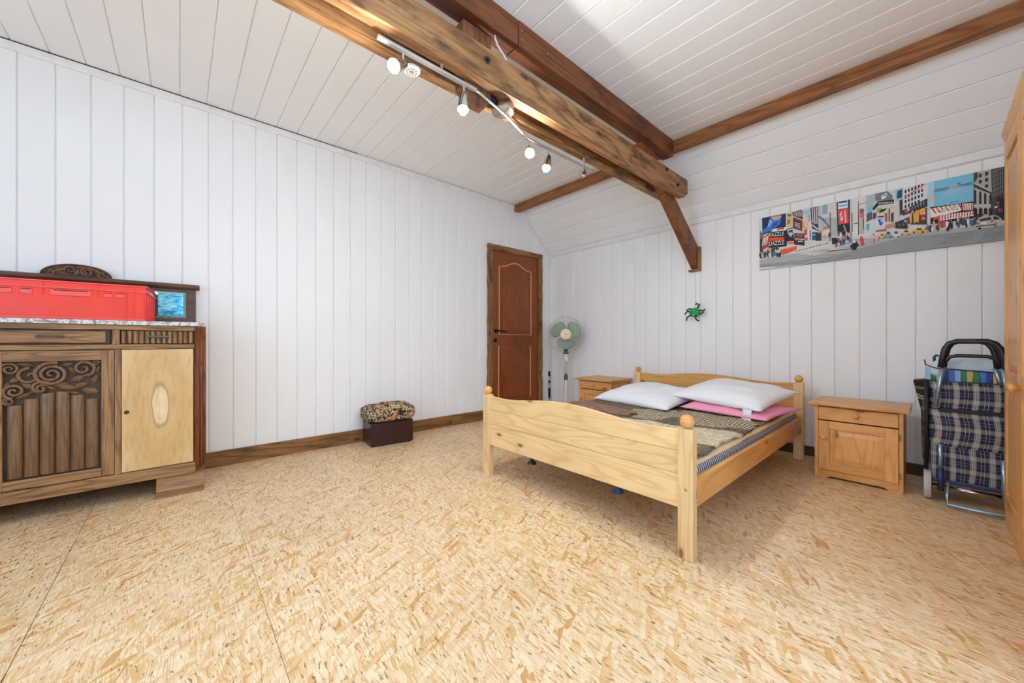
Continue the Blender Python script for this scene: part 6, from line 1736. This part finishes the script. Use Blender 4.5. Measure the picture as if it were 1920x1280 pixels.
def bagside(x0, x1, y0, y1, z0, z1, bulge):
    g_ = G()

    def fn(u, v):
        a = 2 * PI * u
        c, s = math.cos(a), math.sin(a)
        k = 7.0
        r = (abs(c) ** k + abs(s) ** k) ** (-1 / k)
        zz_ = z0 + (z1 - z0) * v
        b_ = bulge * math.sin(PI * v)
        wob = 0.006 * noise.noise(Vector((c * 2, s * 2, zz_ * 6)))
        return ((x0 + x1) / 2 + ((x1 - x0) / 2 + b_ * 0.4 + wob) * r * c, (y0 + y1) / 2 + ((y1 - y0) / 2 + b_ + wob) * r * s, zz_)
    g_.grid(lambda v, u: fn(u, v), 14, 40, True)
    n_ = 40
    g_.f.append(tuple(range(n_ - 1, -1, -1)))
    g_.f.append(tuple(range(14 * n_, 15 * n_)))
    return g_


bag = tp('bag_body', bagside(-0.012, 0.315, 3.37, 3.62, 0.135, 0.335, 0.004), 'tartan', None, 0, 'auto')
tp('bag_middle', bagside(-0.014, 0.317, 3.362, 3.625, 0.333, 0.545, 0.010), 'tartan', bag, 0, 'auto')
tp('bag_flap', bagside(-0.016, 0.319, 3.358, 3.63, 0.552, 0.708, 0.006), 'tartan', bag, 0, 'auto')
tp('flap_binding', G().box(0.03, 3.346, 0.536, 0.30, 3.358, 0.556), 'black_binding', bag, 0.003)
sg = G()
sg.add([(-0.075, 3.42, 0.706), (-0.018, 3.35, 0.716), (-0.018, 3.36, 0.20), (-0.036, 3.42, 0.235), (-0.042, 3.46, 0.52),
        (-0.075, 3.60, 0.700), (-0.018, 3.62, 0.71), (-0.018, 3.62, 0.20), (-0.036, 3.60, 0.235), (-0.042, 3.60, 0.52)],
       [(0, 4, 3, 2, 1), (5, 6, 7, 8, 9), (0, 1, 6, 5), (1, 2, 7, 6), (2, 3, 8, 7), (3, 4, 9, 8), (4, 0, 5, 9)])
tp('side_gusset', sg, 'dark_tartan', bag, 0.004)
tp('gusset_binding', G().tube([(-0.017, 3.349, 0.72), (-0.018, 3.350, 0.45), (-0.020, 3.36, 0.18)], 0.009, 8), 'black_binding', bag, 0, True)
# handle: two black loops on aluminium legs
for y_, inset in ((3.325, 0.0), (3.40, 0.010)):
    xl, xr = 0.042 + inset, 0.262 - inset * 2
    pts = [(xl - 0.004, y_, 0.795), (xl + 0.004, y_, 0.86), (xl + 0.012, y_, 0.905), (xl + 0.028, y_, 0.935), (xl + 0.055, y_, 0.948), (xr - 0.055, y_, 0.948), (xr - 0.028, y_, 0.935), (xr - 0.010, y_, 0.905), (xr, y_, 0.86), (xr + 0.006, y_, 0.795)]
    gp = tp('handle_grip', G().tube(pts, 0.0145, 10), 'grip_black', None, 0, True)
    if inset == 0.0:
        tp('grip_bar', G().tube([(xl + 0.006, y_, 0.822), (xl + 0.03, y_, 0.858), (xl + 0.06, y_, 0.866), (xr - 0.055, y_, 0.864), (xr - 0.028, y_, 0.852), (xr - 0.002, y_, 0.822)], 0.010, 10), 'grip_black', gp, 0, True)
    z1 = 0.56 if inset == 0.0 else 0.66
    for sx_, x_ in ((-1, xl), (1, xr)):
        tp('handle_tube', G().tube([(x_ - 0.004 * -sx_ * -1, y_, 0.80), (x_ + sx_ * 0.026, y_ + 0.012, z1)], 0.0098, 10), 'blue_alu', None, 0, True)
tp('frame_tube', G().tube([(0.036, 3.335, 0.345), (0.037, 3.335, 0.20)], 0.0105, 10), 'blue_alu', None, 0, True)
tp('tube_sleeve', G().tube([(0.037, 3.335, 0.205), (0.038, 3.335, 0.075)], 0.0135, 10), 'navy_plastic', None, 0, True)
tp('frame_tube', G().tube([(0.262, 3.345, 0.30), (0.268, 3.345, 0.06)], 0.0105, 10), 'blue_alu', None, 0, True)
tp('stand', G().tube([(0.066, 3.32, 0.135), (0.062, 3.29, 0.06), (0.062, 3.255, 0.022), (0.272, 3.255, 0.022), (0.276, 3.29, 0.06), (0.272, 3.32, 0.135)], 0.008, 8), 'blue_alu', None, 0, True)
tp('crossbar', G().tube([(0.055, 3.38, 0.085), (0.272, 3.38, 0.085)], 0.007, 8), 'chrome', None, 0, True)
tp('axle', G().tube([(-0.03, 3.40, 0.088), (0.32, 3.40, 0.088)], 0.006, 8), 'chrome', None, 0, True)
tp('base_tray', G().box(0.0, 3.37, 0.110, 0.305, 3.60, 0.134), 'navy_plastic', None, 0.005)
for x_ in (-0.014, 0.315):
    w_ = tp('wheel', G().lathe([(0.070, -0.016), (0.084, -0.015), (0.088, -0.008), (0.088, 0.008), (0.084, 0.015), (0.070, 0.016)], (x_, 3.40, 0.0885), (1, 0, 0), 28), 'tyre_grey', None, 0, 'auto')
    tp('wheel_hub', G().lathe([(0.018, -0.02), (0.05, -0.017), (0.05, 0.017), (0.018, 0.02)], (x_, 3.40, 0.0885), (1, 0, 0), 16), 'navy_plastic', w_, 0, 'auto')

# ---- folded bag with coloured stripes lying on the trolley
sbag = thing('shopping_bag', 'white and colour-striped plastic shopping bag lying on top of the tartan trolley', 'bag', (0.15, 3.53, 0.709))


def lump(u, v):
    a = 2 * PI * v
    c, s = math.cos(a), math.sin(a)
    t = -PI / 2 + PI * u
    k = 4.5
    r = (abs(c) ** k + abs(s) ** k) ** (-1 / k)
    ct_ = abs(math.cos(t)) ** 0.4
    x_, y_ = 0.155 * r * c * ct_, 0.085 * r * s * ct_
    z_ = 0.068 + 0.067 * math.copysign(abs(math.sin(t)) ** 0.7, math.sin(t))
    w = noise.noise(Vector((x_ * 12, y_ * 14, z_ * 20))) * 0.012
    return (x_ * (1 + w), y_ * (1 + w), max(z_ + (w + 0.012 * math.sin(x_ * 14)) * (u > 0.4), 0.001))


obj('bag_contents', G().grid(lump, 16, 40, True), 'pale_blue_plastic', sbag, smooth=True)
cl = ['bag_sky', 'bag_green', 'bag_yellow', 'bag_violet', 'bag_blue', 'bag_sky', 'bag_green', 'bag_yellow', 'bag_green', 'bag_blue', 'bag_violet', 'bag_yellow', 'bag_green', 'bag_blue', 'bag_violet']
for k, c in enumerate(cl):
    a0, a1 = -0.175 + 0.0235 * k, -0.175 + 0.0235 * (k + 1)
    top0 = 0.100 - 0.0018 * k if k > 4 else 0.104 - 0.004 * k
    tl = 0.012 * math.sin(k * 1.7)
    ya = -0.096 + (0.03 * (3 - k) if k < 3 else 0.0)
    yb_ = -0.096 + (0.03 * (2 - k) if k < 2 else 0.0)
    lo0 = 0.001 if k % 3 else 0.03
    st_ = obj('bag_stripe', G().add([(a0, ya, 0.001), (a1 + tl * 0.4, yb_, 0.001), (a1, yb_, top0 * 0.72), (a0, ya, top0 * 0.72 + 0.001),
                                    (a0, ya + 0.004, 0.001), (a1 + tl * 0.4, yb_ + 0.004, 0.001), (a1, yb_ + 0.004, top0 * 0.72), (a0, ya + 0.004, top0 * 0.72 + 0.001)],
                                   [(0, 1, 2, 3), (7, 6, 5, 4), (0, 4, 5, 1), (1, 5, 6, 2), (2, 6, 7, 3), (3, 7, 4, 0)]), c, sbag)
obj('bag_hem', G().tube([(-0.178, 0.0, 0.122), (-0.172, -0.05, 0.092), (-0.13, -0.098, 0.076), (0.0, -0.099, 0.068), (0.178, -0.099, 0.056)], 0.004, 6), 'navy_plastic', sbag, smooth=True)
obj('bag_loop', G().tube([(-0.135, 0.02, 0.10), (-0.137, 0.02, 0.14), (-0.128, 0.02, 0.152), (-0.118, 0.02, 0.146)], 0.007, 6), 'navy_plastic', sbag, smooth=True)

# ================================================================== WARDROBE
wr_ = thing('wardrobe', 'tall honey pine wardrobe with panelled doors at the right edge of the room', 'wardrobe', (0.55, 2.44, 0))
WX, WY1, WY0 = 0.268, 3.200, 1.68


def wp(name, g_, m_, parent=None, bevel=0.003, smooth=False):
    return obj(name, g_, m_, parent or wr_, bevel=bevel, smooth=smooth, world=True)


wp('carcass', G().box(WX, WY0, 0.02, XR - 0.005, WY1, 1.975), 'honey_pine_z')
wp('plinth', G().prism([(WX - 0.012, 0.0), (WX - 0.012, 0.055), (WX - 0.002, 0.075), (XR - 0.006, 0.075), (XR - 0.006, 0.0)], 'y', WY0 - 0.01, WY1 + 0.006), 'honey_pine_y')
wp('cornice', G().prism([(WX - 0.002, 1.965), (WX - 0.012, 1.985), (WX - 0.022, 2.02), (WX - 0.022, 2.04), (XR - 0.006, 2.04), (XR - 0.006, 1.965)], 'y', WY0 - 0.02, WY1 + 0.02), 'honey_pine_y')
nd = 3
dw = (WY1 - WY0 - 0.03) / nd
for k in range(nd):
    y1 = WY1 - 0.015 - k * dw - 0.0015
    y0 = y1 - dw + 0.003
    x0 = WX - 0.006
    d_ = wp('door', G().box(x0 + 0.002, y0, 0.085, WX + 0.001, y1, 1.955), 'honey_pine_z', None, 0.0)
    sw = 0.065
    for a, b, c, e, m_ in ((y0, 0.085, y0 + sw, 1.955, 'honey_pine_z'), (y1 - sw, 0.085, y1, 1.955, 'honey_pine_z'), (y0 + sw, 0.085, y1 - sw, 0.17, 'honey_pine_y'),
                           (y0 + sw, 0.70, y1 - sw, 0.80, 'honey_pine_y'), (y0 + sw, 1.87, y1 - sw, 1.955, 'honey_pine_y')):
        wp('stile' if m_.endswith('z') else 'rail', G().box(x0 - 0.010, a, b, x0 + 0.003, c, e), m_, d_, 0.003)
    for z0, z1 in ((0.17, 0.70), (0.80, 1.87)):
        a, b = rect_ring(y0 + sw, z0, y1 - sw, z1, 0.04)
        vs = [(x0 + 0.0018, u, v) for u, v in a] + [(x0 - 0.007, u, v) for u, v in b]
        wp('raised_panel', G().add(vs, [(0, 1, 5, 4), (1, 2, 6, 5), (2, 3, 7, 6), (3, 0, 4, 7), (4, 5, 6, 7)]), 'honey_pine_z', d_, 0.0)
    ky = y0 + 0.035 if k != 1 else y1 - 0.035
    wp('knob', G().lathe([(0.010, 0), (0.011, 0.01), (0.019, 0.018), (0.020, 0.025), (0.014, 0.033)], (x0 - 0.010, ky, 0.75), (-1, 0, 0), 16), 'honey_pine_z', d_, 0, True)
